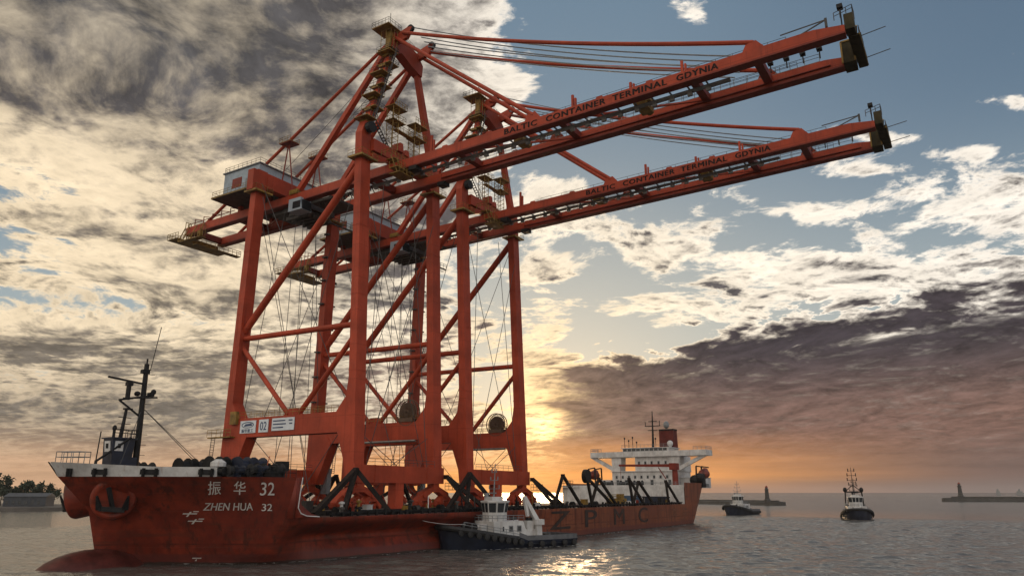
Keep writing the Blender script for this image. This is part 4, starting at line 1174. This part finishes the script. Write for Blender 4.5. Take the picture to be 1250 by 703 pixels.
    def lattice(x, y, z0, z1, w):
        b = MB()
        for i in (0, w):
            for j in (0, w): b.tube((x + i, y + j, z0), (x + i, y + j, z1), .08, 5)
        n = int((z1 - z0) / .9)
        for k in range(n + 1):
            z = z0 + k * (z1 - z0) / n
            for p_, q_ in (((0, 0), (w, 0)), ((w, 0), (w, w)), ((w, w), (0, w)), ((0, w), (0, 0))): b.tube((x + p_[0], y + p_[1], z), (x + q_[0], y + q_[1], z), .045, 4)
            if k < n:
                b.tube((x, y, z), (x + w, y, z + (z1 - z0) / n), .04, 4); b.tube((x, y + w, z), (x, y, z + (z1 - z0) / n), .04, 4)
        o = b.build('latch_tower', M_YEL, root)
        b = MB()
        for z, l in ((z1, 1.9), (z1 - 2.8, 1.6)):
            b.box(x - .3, x + w + l, y - .4, y + w + .4, z, z + .12); b.rail([(x - .3, y - .4, z + .12), (x + w + l, y - .4, z + .12), (x + w + l, y + w + .4, z + .12)], 1.1, .8, .05)
        b.build('platform', M_YEL, o)
    lattice(6.4, 1.6, 68.4, 76.8, 1.5); lattice(12.6, 1.6, 68.4, 75.8, 1.5)
    b = MB().box(7.9, 12.8, 2.0, 3.0, 72.8, 72.95).rail([(7.9, 2.0, 72.95), (12.8, 2.0, 72.95)], 1.0, 1, .05); b.build('tower_bridge', M_YEL, root)
    MB().ext([(8.2, 1.5, 68.5), (9.6, 1.5, 68.5), (9.3, 1.5, 70.2), (8.5, 1.5, 70.2)], (0, 1.9, 0)).build('sheave_block', M_RED, root); MB().ext([(10.2, 1.8, 68.5), (11.6, 1.8, 68.5), (11.3, 1.8, 69.6), (10.5, 1.8, 69.6)], (0, 1.6, 0)).build('sheave_block', M_RED, root)
    b = MB().lathe([(.3, -.5), (1.0, -.45), (1.0, .45), (.3, .5)], (1.3, 2.1, 70.2), 'Y', 14); b.build('sheave', M_BLACK, root)
    # trolley and driver's cabin
    b = MB().box(GX1 + 1.2, GX2 + .2, 23.5, 30.5, 62.0, 63.0).box(GX1 + 1.6, GX2 - .3, 25, 29, 61.2, 62.0)
    for k in range(5): b.box(GX1 + 1.8 + k * 1.4, GX1 + 2.3 + k * 1.4, 23.8, 30, 60.6, 61.3)
    b.lathe([(.3, -2), (.7, -2), (.7, 2), (.3, 2)], (10.5, 24.6, 61.4), 'X', 12)
    tr = b.build('trolley', M_GRATE, root)
    b = MB().ext([(GX1 - .8, 23.0, 60.9), (GX1 - .8, 26.6, 60.9), (GX1 - .8, 26.6, 63.4), (GX1 - .8, 23.4, 63.4)], (2.6, 0, 0)); cb = b.build('driver_cabin', M_HOUSE, tr)
    b = MB().box(GX1 - .86, GX1 - .78, 23.3, 25.4, 61.3, 62.7).box(GX1 - .6, GX1 + 1.6, 22.92, 23.3, 61.0, 62.8); b.build('window', M_GLASS, cb)
    b = MB()
    for k in range(16): b.tube((GX1 + 2, 21 - k * .9 + (k % 2) * .5, 63.1), (GX1 + 2, 20.6 - k * .9, 61.6 + (k % 3) * .25), .09, 5)
    b.build('festoon_cables', M_BLACK, root)
    MB().box(7.5, 14, 17, 22.5, 62.4, 62.9).build('under_platform', M_GRATE, root); MB().box(8, 13.5, 30.6, 34, 62.2, 62.8).build('under_platform', M_GRATE, root)
    # rear end platforms
    y = 59.6
    b = MB().box(GX1 - 1.8, GX2 + 3, y, y + 3.6, gz(y, 62.5), gz(y, 62.62)).box(GX1 - 1.6, GX1 - .1, y - 7.5, y, gz(y, 61.6), gz(y, 61.75)).box(GX1 - .4, GX2 + 2.6, y - 5, y - 3.6, gz(y, 60.7), gz(y, 60.85))
    b.box(GX1 + 2.5, GX2 + 1, y + 1, y + 2.4, gz(y, 62.6), gz(y, 63.7))
    rp = b.build('rear_platform', M_YEL, root)
    b = MB().rail([(GX1 - 1.8, y - .2, gz(y, 62.62)), (GX1 - 1.8, y + 3.6, gz(y, 62.62)), (GX2 + 3, y + 3.6, gz(y, 62.62))], 1.2, 1.0, .06)
    b.rail([(GX1 - 1.6, y, gz(y, 61.75)), (GX1 - 1.6, y - 7.5, gz(y, 61.75))], 1.15, 1.0, .06).rail([(GX1 - .4, y - 5, gz(y, 60.85)), (GX2 + 2.6, y - 5, gz(y, 60.85)), (GX2 + 2.6, y - 3.6, gz(y, 60.85))], 1.1, 1.1, .06)
    for q in (0, -1.4, -4, -6.5): b.tube((GX1 - 1.5, y + q, gz(y, 61.8)), (GX1 - .2, y + q, gz(y, 65.2)), .12, 5)
    b.rail([(GX1 - 1.7, y - 7.4, gz(y, 61.75)), (GX1 - .4, y - 7.4, gz(y, 61.75))], 2.6, .6, .07).rail([(GX1 - .1, y + .1, gz(y, 63)), (GX1 + 1.2, y + .1, gz(y, 63)), (GX1 + 1.2, y + 1.2, gz(y, 63))], 3.6, .6, .09); b.box(GX1 - 1.3, GX1 - .5, y - 6.9, y - 6.0, gz(y, 61.7), gz(y, 63.2))
    b.build('railing', M_YEL, rp)
    b = MB()
    for k in range(5):
        yy = 57 - k * 2.9; z = gz(yy, zt)
        b.tube((GX1 + .2, yy, z), (GX1 + .2, yy, z + 1.5), .1, 5).tube((GX1 + .2, yy, z + 1.5), (GX1 + .2, yy - 2.9, z + .7), .08, 5)
    b.tube((GX1 + .2, 58, gz(58, zt) + .7), (GX1 + .2, 44, gz(44, zt) + .7), .08, 5); b.build('rope_guard', M_REDD, root)
    b = MB().box(LX[1] - 9, LX[1] - 1, yl(50) - 9, yl(50) - 8.6, 59.2, 59.4).rail([(LX[1] - 9, yl(50) - 9, 59.4), (LX[1] - 1, yl(50) - 9, 59.4)], 1.1, 1.1, .05); b.build('service_platform', M_GRATE, root)
    # ladder landings up the aft landside leg
    b = MB()
    for z in range(26, 63, 5):
        for sx_ in (-.75, LW + .05): b.box(LX[1] + sx_, LX[1] + sx_ + .7, yl(z) + .2, yl(z) + 1.3, z, z + .25)
    b.tube((LX[1] + LW + .35, yl(22) + .7, 22), (LX[1] + LW + .35, yl(62) + .7, 62), .07, 5); b.build('leg_ladder', M_GRATE, root)
    MB().box(LX[1] + LW, LX[1] + LW + 1.1, 28.3, 29.8, 8.6, 13.4).build('lift_cabin', M_GREY, root)
    # hoist ropes and lashing wires
    W_ = [((9, 26, 61.5), (9, 24, 9)), ((12.5, 26, 61.5), (12.5, 24.4, 9)), ((9, 28, 61.5), (9, 28.4, 9)), ((12.5, 28.6, 61.5), (12.4, 28.8, 9)),
          ((1.1, 29.4, 66), (4, 6, 22)), ((1.1, 28.6, 63), (3, 12, 6.2)), ((LX[1] + 1, 28.6, 63), (19, 6, 6.2)), ((LX[1] + 1, 4, 62), (17, 26, 6.2)), ((1.1, 4.2, 62), (3, 24, 6.2)),
          ((7, 3.6, 62), (3, 1.5, 13)), ((15, 3.6, 62), (19, 1.5, 13)), ((7, 29, 62), (2, 29.5, 21)), ((15, 29, 62), (20, 29.5, 21)), ((2, 2.4, 58), (18, 1.6, 14)), ((20, 2.4, 58), (4, 1.6, 14)),
          ((2, 29.2, 58), (18, 30, 14)), ((20, 29.2, 58), (4, 30, 14)),
          ((1.1, 25.4, 18), (3, 12, 6.2)), ((21, 25.4, 18), (19, 12, 6.2)), ((1.1, 5, 18), (3, 17, 6.2)), ((21, 5, 18), (19, 17, 6.2)), ((2.4, 2, 18), (12, 2, 13)), ((19.6, 2, 18), (10, 2, 13))]
    for p_, q_ in W_: MB().tube(p_, q_, .06, 5).build('lashing_wire', M_ROPE, root)
    return root


crane = make_crane()
crane2 = copy_tree(crane, None, (29.64, 0, 0))
crane2['label'] = 'red ship to shore container crane standing aft, behind the one with the larger boom'


# ------------------------------------------------------------------ tugs
def tug(loc, heading, L, B, label, group, scale_h=1.0, hullm=M_NAVY, housem=M_WHITE, arm=True, tower=False):
    """bow towards +x in local space"""
    root = thing('tugboat', (0, 0, 0), label, 'tugboat', group)
    h = L / 2; b = MB()
    def hwid(t, top): # t -1 stern .. 1 bow
        if t < .25: w = 1 - max(0, (-t - .75) * .5) ** 1
        else: u = (t - .25) / .75; w = math.sqrt(max(0, 1 - u ** (2.4 if top else 1.7)))
        return B / 2 * w * (1 if top else .88)
    def topz(t): return (1.25 + (.55 * max(0, min(1, (t + .12) / .12))) + (2.0 * max(0, t) ** 1.1)) * scale_h
    T = [-1, -.9, -.7, -.4, -.13, 0, .02, .2, .4, .6, .75, .86, .94, .985, 1]
    for sg in (-1, 1):
        rows = []
        for t in T:
            zt_ = topz(t); x = t * h; xr = x - (.06 * L if t > .9 else 0) * (1)
            rows.append([(x * (.93 if t > .5 else .97), sg * hwid(t, 0) * .9, -.8), (x * .96, sg * hwid(t, 0), 0.15), (x * .985, sg * (hwid(t, 0) * .3 + hwid(t, 1) * .7), zt_ * .6), (x, sg * hwid(t, 1), zt_)])
        b.grid(rows, sg > 0)
    t = -1; b.grid([[(-h * .97, -hwid(t, 0) * .9, -.8), (-h, -hwid(t, 1), topz(t))], [(-h * .97, hwid(t, 0) * .9, -.8), (-h, hwid(t, 1), topz(t))]])
    hl = b.build('hull', hullm, root, smooth=True)
    b = MB(); b.grid([[(t * h * .99, -hwid(t, 1) * .99, topz(t) - .55), (t * h * .99, hwid(t, 1) * .99, topz(t) - .55)] for t in T]); b.build('deck', M_GREY, root)
    # fender roll around the bow and tyres
    pts = [(t * h + .12, -hwid(t, 1) - .1, topz(t) - .25) for t in T[6:]] + [(t * h + .12, hwid(t, 1) + .1, topz(t) - .25) for t in reversed(T[6:])]
    b = MB().path(pts, .42 * scale_h, 8); b.build('bow_fender', M_RUBBER, root)
    for sg in (-1, 1):
        for i in range(9):
            t = .0 + i * .105; MB().lathe([(.22, -.18), (.5, -.12), (.5, .12), (.22, .18)], (t * h, sg * (hwid(t, 1) + .4), topz(t) - .75), 'Y', 12).build('tyre_fender', M_RUBBER, root)
        for i in range(5):
            t = -.92 + i * .19; MB().lathe([(.22, -.18), (.5, -.12), (.5, .12), (.22, .18)], (t * h, sg * (hwid(t, 1) + .12), topz(t) - .6), 'Y', 12).build('tyre_fender', M_RUBBER, root)
    b = MB()
    for sg in (-1, 1): b.grid([[(t * h, sg * (hwid(t, 1) - .08), topz(t) - .1), (t * h, sg * (hwid(t, 1) - .12), topz(t) + .75)] for t in T[:6]]); b.grid([[(t * h, sg * (hwid(t, 1) - .25), topz(t) - .1), (t * h, sg * (hwid(t, 1) - .22), topz(t) + .75)] for t in T[:6]])
    b.box(-h, -h + .2, -B * .38, B * .38, topz(-1), topz(-1) + .75)
    b.build('bulwark', mat('dark_grey_paint', (.09, .095, .105), .5, .15, .8), root)
    # deckhouse and wheelhouse
    z1 = 4.3 * scale_h; x0, x1 = -.12 * L, .17 * L; w = B * .33
    b = MB().ext([(x0, -w, 1.2 * scale_h), (x1, -w * .9, 1.6 * scale_h), (x1, -w * .9, z1), (x0 + 1.2, -w, z1)], (0, 2 * w * .97, 0))
    b.box(x0 - 1.6, x0 + .6, -w * .9, w * .9, 1.2 * scale_h, 2.9 * scale_h)
    dh = b.build('deckhouse', housem, root)
    for sg in (-1, 1):
        for k in range(3):
            f = MB().box(x0 + 1.7 + k * 1.7, x0 + 2.6 + k * 1.7, sg * w * .985 - .06, sg * w * .985 + .06, 2.6 * scale_h, 3.6 * scale_h).build('window', M_GREY, dh)
            MB().box(x0 + 1.85 + k * 1.7, x0 + 2.45 + k * 1.7, sg * w * .985 - .09, sg * w * .985 + .09, 2.75 * scale_h, 3.45 * scale_h).build('pane', M_GLASS, f)
    MB().rail([(x0 + 1.2, -w, z1), (x1, -w * .9, z1), (x1, w * .9, z1), (x0 + 1.2, w, z1)], .9, 1.1, .05).build('railing', M_GREY, dh)
    wx0, wx1, ww = .035 * L - .2, .155 * L, B * .225; z2 = 7.3 * scale_h; zm = 5.6 * scale_h
    b = MB(); n = 8
    ring = [(wx0, -ww * .8), (wx0 + .9, -ww), (wx1 - .9, -ww), (wx1, -ww * .45), (wx1, ww * .45), (wx1 - .9, ww), (wx0 + .9, ww), (wx0, ww * .8)]
    cx = (wx0 + wx1) / 2
    def sc(k): return [((x - cx) * k + cx, y * k) for x, y in ring]
    rings = [(sc(1.0), z1), (sc(1.0), zm), (sc(1.14), z2), (sc(1.2), z2 + .02), (sc(1.2), z2 + .25), (sc(.6), z2 + .35)]
    vs = [(x, y, z) for r, z in rings for x, y in r]; fs = []
    for i in range(len(rings) - 1):
        for k in range(n): fs.append((i * n + k, i * n + (k + 1) % n, (i + 1) * n + (k + 1) % n, (i + 1) * n + k))
    fs.append(tuple(range((len(rings) - 1) * n, len(rings) * n)))
    wh = b.add(vs, fs).build('wheelhouse', housem, root)
    for k in range(n):
        (xa, ya), (xb, yb) = ring[k], ring[(k + 1) % n]
        seg = math.hypot(xb - xa, yb - ya); m = max(1, round(seg / 1.15))
        for i in range(m):
            f0, f1 = (i + .1) / m, (i + .9) / m
            q = []
            for f, zz, kk in ((f0, zm + .1, 1.025), (f1, zm + .1, 1.025), (f1, z2 - .12, 1.15), (f0, z2 - .12, 1.15)):
                q.append(((xa + (xb - xa) * f - cx) * kk + cx, (ya + (yb - ya) * f) * kk, zz))
            MB().ext(q, (0.0, 0.0, 0.01)).build('window', M_GLASS, wh)
    b = MB().box(cx - 1.1, cx + 1.1, -1.2, 1.2, z2 + .3, z2 + .9); b.build('roof_box', housem, root)
    b = MB().tube((cx, 0, z2 + .3), (cx - .3, 0, z2 + 6.4 * scale_h), .17, 6, .07)
    for z, s in ((2.2, 1.5), (3.6, 1.1), (4.9, .7)): b.beam((cx - .1, -s, z2 + z), (cx - .1, s, z2 + z), .12, .12); b.tube((cx - .1, -s, z2 + z), (cx - .1, -s, z2 + z + .6), .1, 5); b.tube((cx - .1, s, z2 + z), (cx - .1, s, z2 + z + .6), .1, 5)
    b.beam((cx + .3, -1.1, z2 + 1.5), (cx + .3, 1.1, z2 + 1.5), .25, .2); b.box(cx + .8, cx + 1.3, -1.0, -.4, z2 + .9, z2 + 1.5)
    b.build('mast', M_BLACK if tower else M_GREY, root)
    for sg in (-1, 1):
        b = MB().box(x0 - 1.0, x0 + .3, sg * w * .75 - .5, sg * w * .75 + .5, 2.6 * scale_h, 4.3 * scale_h); fn = b.build('funnel', housem, root)
        MB().box(x0 - .8, x0 + .1, sg * w * .75 - .35, sg * w * .75 + .35, 4.3 * scale_h, 4.8 * scale_h).build('funnel_cap', M_BLACK, fn)
    b = MB().lathe([(.3, -1.4), (.8, -1.4), (.8, -1.2), (.5, -1.1), (.5, 1.1), (.8, 1.2), (.8, 1.4), (.3, 1.4)], (.28 * L, 0, topz(.55) + .5), 'Y', 12); b.box(.25 * L, .31 * L, -1.1, 1.1, topz(.5) - .5, topz(.5) + .2); b.build('winch', M_BLACK, root)
    if arm:
        b = MB().beam((x0 - 2.0, w * .9, 1.2), (x0 - 1.8, w * .9, 4.2), 1.1, 1.1).beam((x0 - 1.8, w * .9, 4.0), (x0 + .9, w * .9, 8.2), .95, .85, .6, .55).beam((x0 + .9, w * .9, 8.2), (x0 + .2, w * .9, 5.0), .5, .45).box(x0 - 2.7, x0 - 1.0, w * .6, w * 1.2, 3.6, 4.5)
        b.build('deck_crane', M_WHITE, root)
    if tower:
        b = MB()
        for sg in (-1, 1): b.beam((x0 - 2, sg * w, 1.5), (x0 - .6, sg * w * .85, 9.2), .45, .45); b.ball((x0 - .6, sg * w * .85, 9.8), .7, .7, .9, 8, 6); b.beam((x0 - .6, sg * w * .85, 9.2), (x0 - .6, 0, 11.5), .25, .25)
        b.beam((x0 - .6, -w * .85, 9.1), (x0 - .6, w * .85, 9.1), .5, .45); b.box(x0 - 1, x0, -w * .7, w * .7, 5.2, 6.6)
        b.tube((x0 - .6, 0, 9), (x0 - .6, 0, 17.6), .16, 6, .08)
        for z, s in ((11.6, 1.2), (13.2, 1.5), (14.8, 1.4), (16.4, 1.0)): b.beam((x0 - .6, -s, z), (x0 - .6, s, z), .14, .14); b.tube((x0 - .6, -s, z - .3), (x0 - .6, -s, z + .8), .16, 5); b.tube((x0 - .6, s, z - .3), (x0 - .6, s, z + .8), .16, 5)
        b.build('signal_tower', M_BLACK, root)
    for k in range(5): MB().box(-.8 * h + k * 1.6, -.8 * h + k * 1.6 + .8, -B * .2, B * .12, 1.2 * scale_h, 1.2 * scale_h + .5 + .35 * (k % 3)).tube((-.8 * h + k * 1.6 + .4, -B * .1, 1.2 * scale_h + .5), (-.8 * h + k * 1.6 + .4, -B * .1, 1.2 * scale_h + 1.4), .08, 5).build('deck_gear', M_GRATE, root)
    for sg in (-1, 1): MB().rail([(t * h * .97, sg * (hwid(t, 1) - .4), topz(t)) for t in (-.02, .2, .4, .6, .8)], .95, 1.3, .045).build('bow_railing', M_GREY, root)
    MB().ext([(x1 + .1, -w * .55, 1.8), (x1 + 1.6, -w * .45, 2.4), (x1 + 1.3, -w * .45, 3.4), (x1 + .1, -w * .55, 3.9)], (0, w, 0)).build('winch_house', housem, root)
    root.location = loc; root.rotation_euler = (0, 0, heading)
    return root


t1 = tug((26.5, -9.8, 0), R(157), 25.5, 9.0, 'navy hulled tugboat with white wheelhouse close against the red ship side', 'tugboats around the ship')
t2 = tug((251, 12, 0), R(173), 25, 9.2, 'dark hulled tugboat farther off, astern of the ship by the lighthouse breakwater', 'tugboats around the ship', arm=False)
t3 = tug((208, -40, 0), R(191), 27, 9.5, 'white topped tugboat seen end on with a tall black signal mast, far right', 'tugboats around the ship', arm=False, tower=True)
b = MB().path(catenary((19.0, -6.9, 3.9), (9.4, -5.6, 4.7), .25), .035, 6)
tag(b.build('tow_rope', M_TEXTW, None, origin=(19, -6.9, 3.9)), 'pale tow rope from the near tugboat bow up to the ship side', 'rope')


def foam():
    b = MB(); rnd = random.Random(3)
    def patch(x, y, r, th):
        n = 7; vs = []
        for k in range(n):
            t = 2 * math.pi * k / n; q = r * rnd.uniform(.5, 1.1)
            u, v = math.cos(t) * q * 2.6, math.sin(t) * q * .55
            vs.append((x + u * math.cos(th) - v * math.sin(th), y + u * math.sin(th) + v * math.cos(th), .10 + rnd.uniform(-.03, .03)))
        b.add(vs, [tuple(range(n))])
    x = -32.5
    while x < 128:
        p_ = Vector(hull_pt(x, 0, -1)); q_ = Vector(hull_pt(x + .5, 0, -1)); th = math.atan2(q_.y - p_.y, q_.x - p_.x)
        if rnd.random() < .62: patch(p_.x, p_.y - rnd.uniform(.1, .7), rnd.uniform(.08, .3), th)
        x += rnd.uniform(.3, 1.0)
    for i in range(70):
        t = rnd.uniform(-1, 1.05); side_ = 1 if rnd.random() < .8 else -1
        c, s_ = math.cos(R(157)), math.sin(R(157)); u = t * 12.2; v = side_ * (4.35 * (1 - max(0, t - .3) ** 2 * 1.6) + rnd.uniform(0, .6))
        patch(26.5 + c * u - s_ * v, -9.8 + s_ * u + c * v, rnd.uniform(.08, .28), R(157))
    tag(b.build('foam', mat('foam', (.42, .42, .40), .8, .2, 1.5)), 'pale flecks of foam along the waterlines', kind='stuff')


foam()

# ------------------------------------------------------------------ breakwaters and lighthouses
def breakwater(p, q, h, w, label):
    p, q = Vector(p), Vector(q); d = (q - p).normalized(); n = Vector((-d.y, d.x, 0)); L = (q - p).length
    root = thing('breakwater', p, label, 'breakwater', 'breakwaters at the harbour mouth')
    b = MB(); prof = [(-w / 2 - .8, -1.5), (-w / 2, h * .55), (-w / 2 + .3, h * .6), (-w / 2 + .3, h), (-w / 2 + 1.3, h), (-w / 2 + 1.4, h * .7), (w / 2, h * .65), (w / 2 + .8, -1.5)]
    rows = [[p + d * (L * i / 24) + n * (a + random.uniform(-.1, .1)) + Vector((0, 0, z + (random.uniform(-.1, .1) if z > 0 else 0))) for a, z in prof] for i in range(25)]
    b.grid(rows); b.add(rows[0], [tuple(range(8))])
    b.build('wall', M_CONC, root)
    b = MB().lathe([(w * .8, -1.5), (w * .75, h * .7), (w * .6, h * .7), (w * .6, h * .75)], p - d * 1.0, 'Z', 16); b.build('round_head', M_CONC, root)
    return root


breakwater((494, 53, 0), (640, 290, 0), 3.4, 8, 'grey concrete breakwater behind the stern with a lighthouse on its right end')
breakwater((822, -45, 0), (900, -330, 0), 5.0, 9, 'long grey concrete breakwater at the far right edge')


def lighthouse(x, y, z0, h, label, m):
    root = thing('lighthouse', (x, y, z0), label, 'lighthouse', 'lighthouses on the breakwater ends')
    MB().lathe([(h * .20, 0), (h * .19, h * .14), (h * .14, h * .18), (h * .105, h * .72), (h * .14, h * .74), (h * .14, h * .77)], (x, y, z0), 'Z', 14).build('tower', m, root)
    MB().lathe([(h * .085, h * .77), (h * .085, h * .89)], (x, y, z0), 'Z', 10).build('lantern', M_GLASS, root)
    MB().lathe([(h * .10, h * .89), (h * .05, h * .96), (h * .012, h)], (x, y, z0), 'Z', 10).build('roof', M_REDD, root)


lighthouse(494.5, 59, 2.4, 11.5, 'slim grey lighthouse on the breakwater end behind the stern', M_CONC)
lighthouse(824, -54.5, 3.6, 15.5, 'grey lighthouse on the far right breakwater end', M_CONC)
for i, (x, y, L, lab) in enumerate(((2600, -100, 16, 'faint distant ship on the far right horizon, the smaller and left one'), (2600, -153, 22, 'faint distant ship on the far right horizon, the larger and right one'))):
    root = thing('distant_ship', (x, y, 0), lab, 'ship', 'ships on the horizon')
    MB().ext([(x, y - L / 2, 5), (x, y + L / 2, 6), (x, y + L / 2 - 4, -1), (x, y - L / 2 + 2, -1)], (9, 0, 0)).build('hull', M_GREY, root)
    MB().box(x + .5, x + 8, y - L / 2 + 3, y + L / 2 - 3, 5.2, 13).box(x + 1, x + 6, y - 2, y + 3, 13, 19).build('superstructure', M_GREY, root)

# ------------------------------------------------------------------ evening haze over the water
def haze():
    m = bpy.data.materials.new('haze'); m.use_nodes = True; nt = m.node_tree; nt.nodes.clear()
    v = nt.nodes.new('ShaderNodeVolumePrincipled'); v.inputs['Color'].default_value = (.80, .78, .76, 1); v.inputs['Density'].default_value = HAZE
    v.inputs['Anisotropy'].default_value = .2
    o = nt.nodes.new('ShaderNodeOutputMaterial'); nt.links.new(v.outputs[0], o.inputs['Volume'])
    tag(MB().box(-200, 2700, -900, 900, -3, 106).build('haze', m), 'thin warm evening haze over the harbour', kind='stuff')


HAZE = .00008
if HAZE: haze()

# ------------------------------------------------------------------ left shore
b = MB(); rows = []
for x in [-120, -40, 20, 60, 90, 110, 125, 145, 160]:
    rows.append([(x, 344 - (x - 110) * 1.1, -1), (x, 344.2 - (x - 110) * 1.1, 1.6), (x, 352 - (x - 110) * 1.1, 2.0), (x, 460 - (x - 110) * .6, 2.6)])
b.grid(rows); b.grid([rows[-1], [(v[0] + 3, v[1], -1) for v in rows[-1]]])
tag(b.build('shore', mat('quay_concrete', (.10, .09, .08), .9, .15, .1)), 'low quay shore at the far left', kind='structure')
for x, y, L, W_, h, lab in ((124, 346, 20, 11, 5.0, 'long low grey quayside shed with a pitched roof on the far left shore'),):
    root = thing('shed', (x, y, 2), lab, 'building')
    d = Vector((.67, -.74, 0)); n = Vector((.74, .67, 0)); c = Vector((x, y, 1.9))
    P = lambda a, q, z: c + d * a + n * q + Vector((0, 0, z))
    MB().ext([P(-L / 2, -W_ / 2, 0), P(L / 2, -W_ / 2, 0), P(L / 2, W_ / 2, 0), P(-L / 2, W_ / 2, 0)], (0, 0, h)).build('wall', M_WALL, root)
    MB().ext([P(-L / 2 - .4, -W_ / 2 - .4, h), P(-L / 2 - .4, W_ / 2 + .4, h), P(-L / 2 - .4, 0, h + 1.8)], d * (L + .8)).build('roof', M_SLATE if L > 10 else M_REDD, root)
    for k in range(int(L / 3)): MB().ext([P(-L / 2 + 1 + k * 3, -W_ / 2 - .05, 1.2), P(-L / 2 + 2.4 + k * 3, -W_ / 2 - .05, 1.2), P(-L / 2 + 2.4 + k * 3, -W_ / 2 - .05, 3), P(-L / 2 + 1 + k * 3, -W_ / 2 - .05, 3)], n * .04).build('window', M_GLASS, root)


def tree(x, y, h, w, label):
    root = thing('tree', (x, y, 2), label, 'tree', 'trees along the shore')
    b = MB().path([(x, y, 1.8), (x + random.uniform(-.2, .2), y, h * .35), (x + random.uniform(-.4, .4), y, h * .8)], .35, 7, .1)
    for k in range(5):
        a = random.uniform(0, 6.3); b.tube((x, y, h * (.3 + .08 * k)), (x + math.cos(a) * w * .35, y + math.sin(a) * w * .35, h * (.5 + .08 * k)), .12, 5, .05)
    b.build('trunk', M_BARK, root)
    b = MB(); cl = [(Vector((random.gauss(0, .24) * w, random.gauss(0, .24) * w, h * random.uniform(.32, .98))), random.uniform(.14, .26) * w) for _ in range(16)]
    for c, r in cl:
        r *= 1.25 - .5 * c.z / h
        for k in range(85):
            p_ = c + Vector((random.gauss(0, .5), random.gauss(0, .5), random.gauss(0, .5))) * r * 1.15 + Vector((x, y, 1.2))
            s = random.uniform(.3, .75); a, q = Vector((random.gauss(0, 1), random.gauss(0, 1), random.gauss(0, 1))).normalized() * s, Vector((random.gauss(0, 1), random.gauss(0, 1), random.gauss(0, 1))).normalized() * s
            b.add([p_ - a, p_ + q, p_ + a, p_ - q], [(0, 1, 2, 3)])
    b.build('crown', M_LEAF, root)


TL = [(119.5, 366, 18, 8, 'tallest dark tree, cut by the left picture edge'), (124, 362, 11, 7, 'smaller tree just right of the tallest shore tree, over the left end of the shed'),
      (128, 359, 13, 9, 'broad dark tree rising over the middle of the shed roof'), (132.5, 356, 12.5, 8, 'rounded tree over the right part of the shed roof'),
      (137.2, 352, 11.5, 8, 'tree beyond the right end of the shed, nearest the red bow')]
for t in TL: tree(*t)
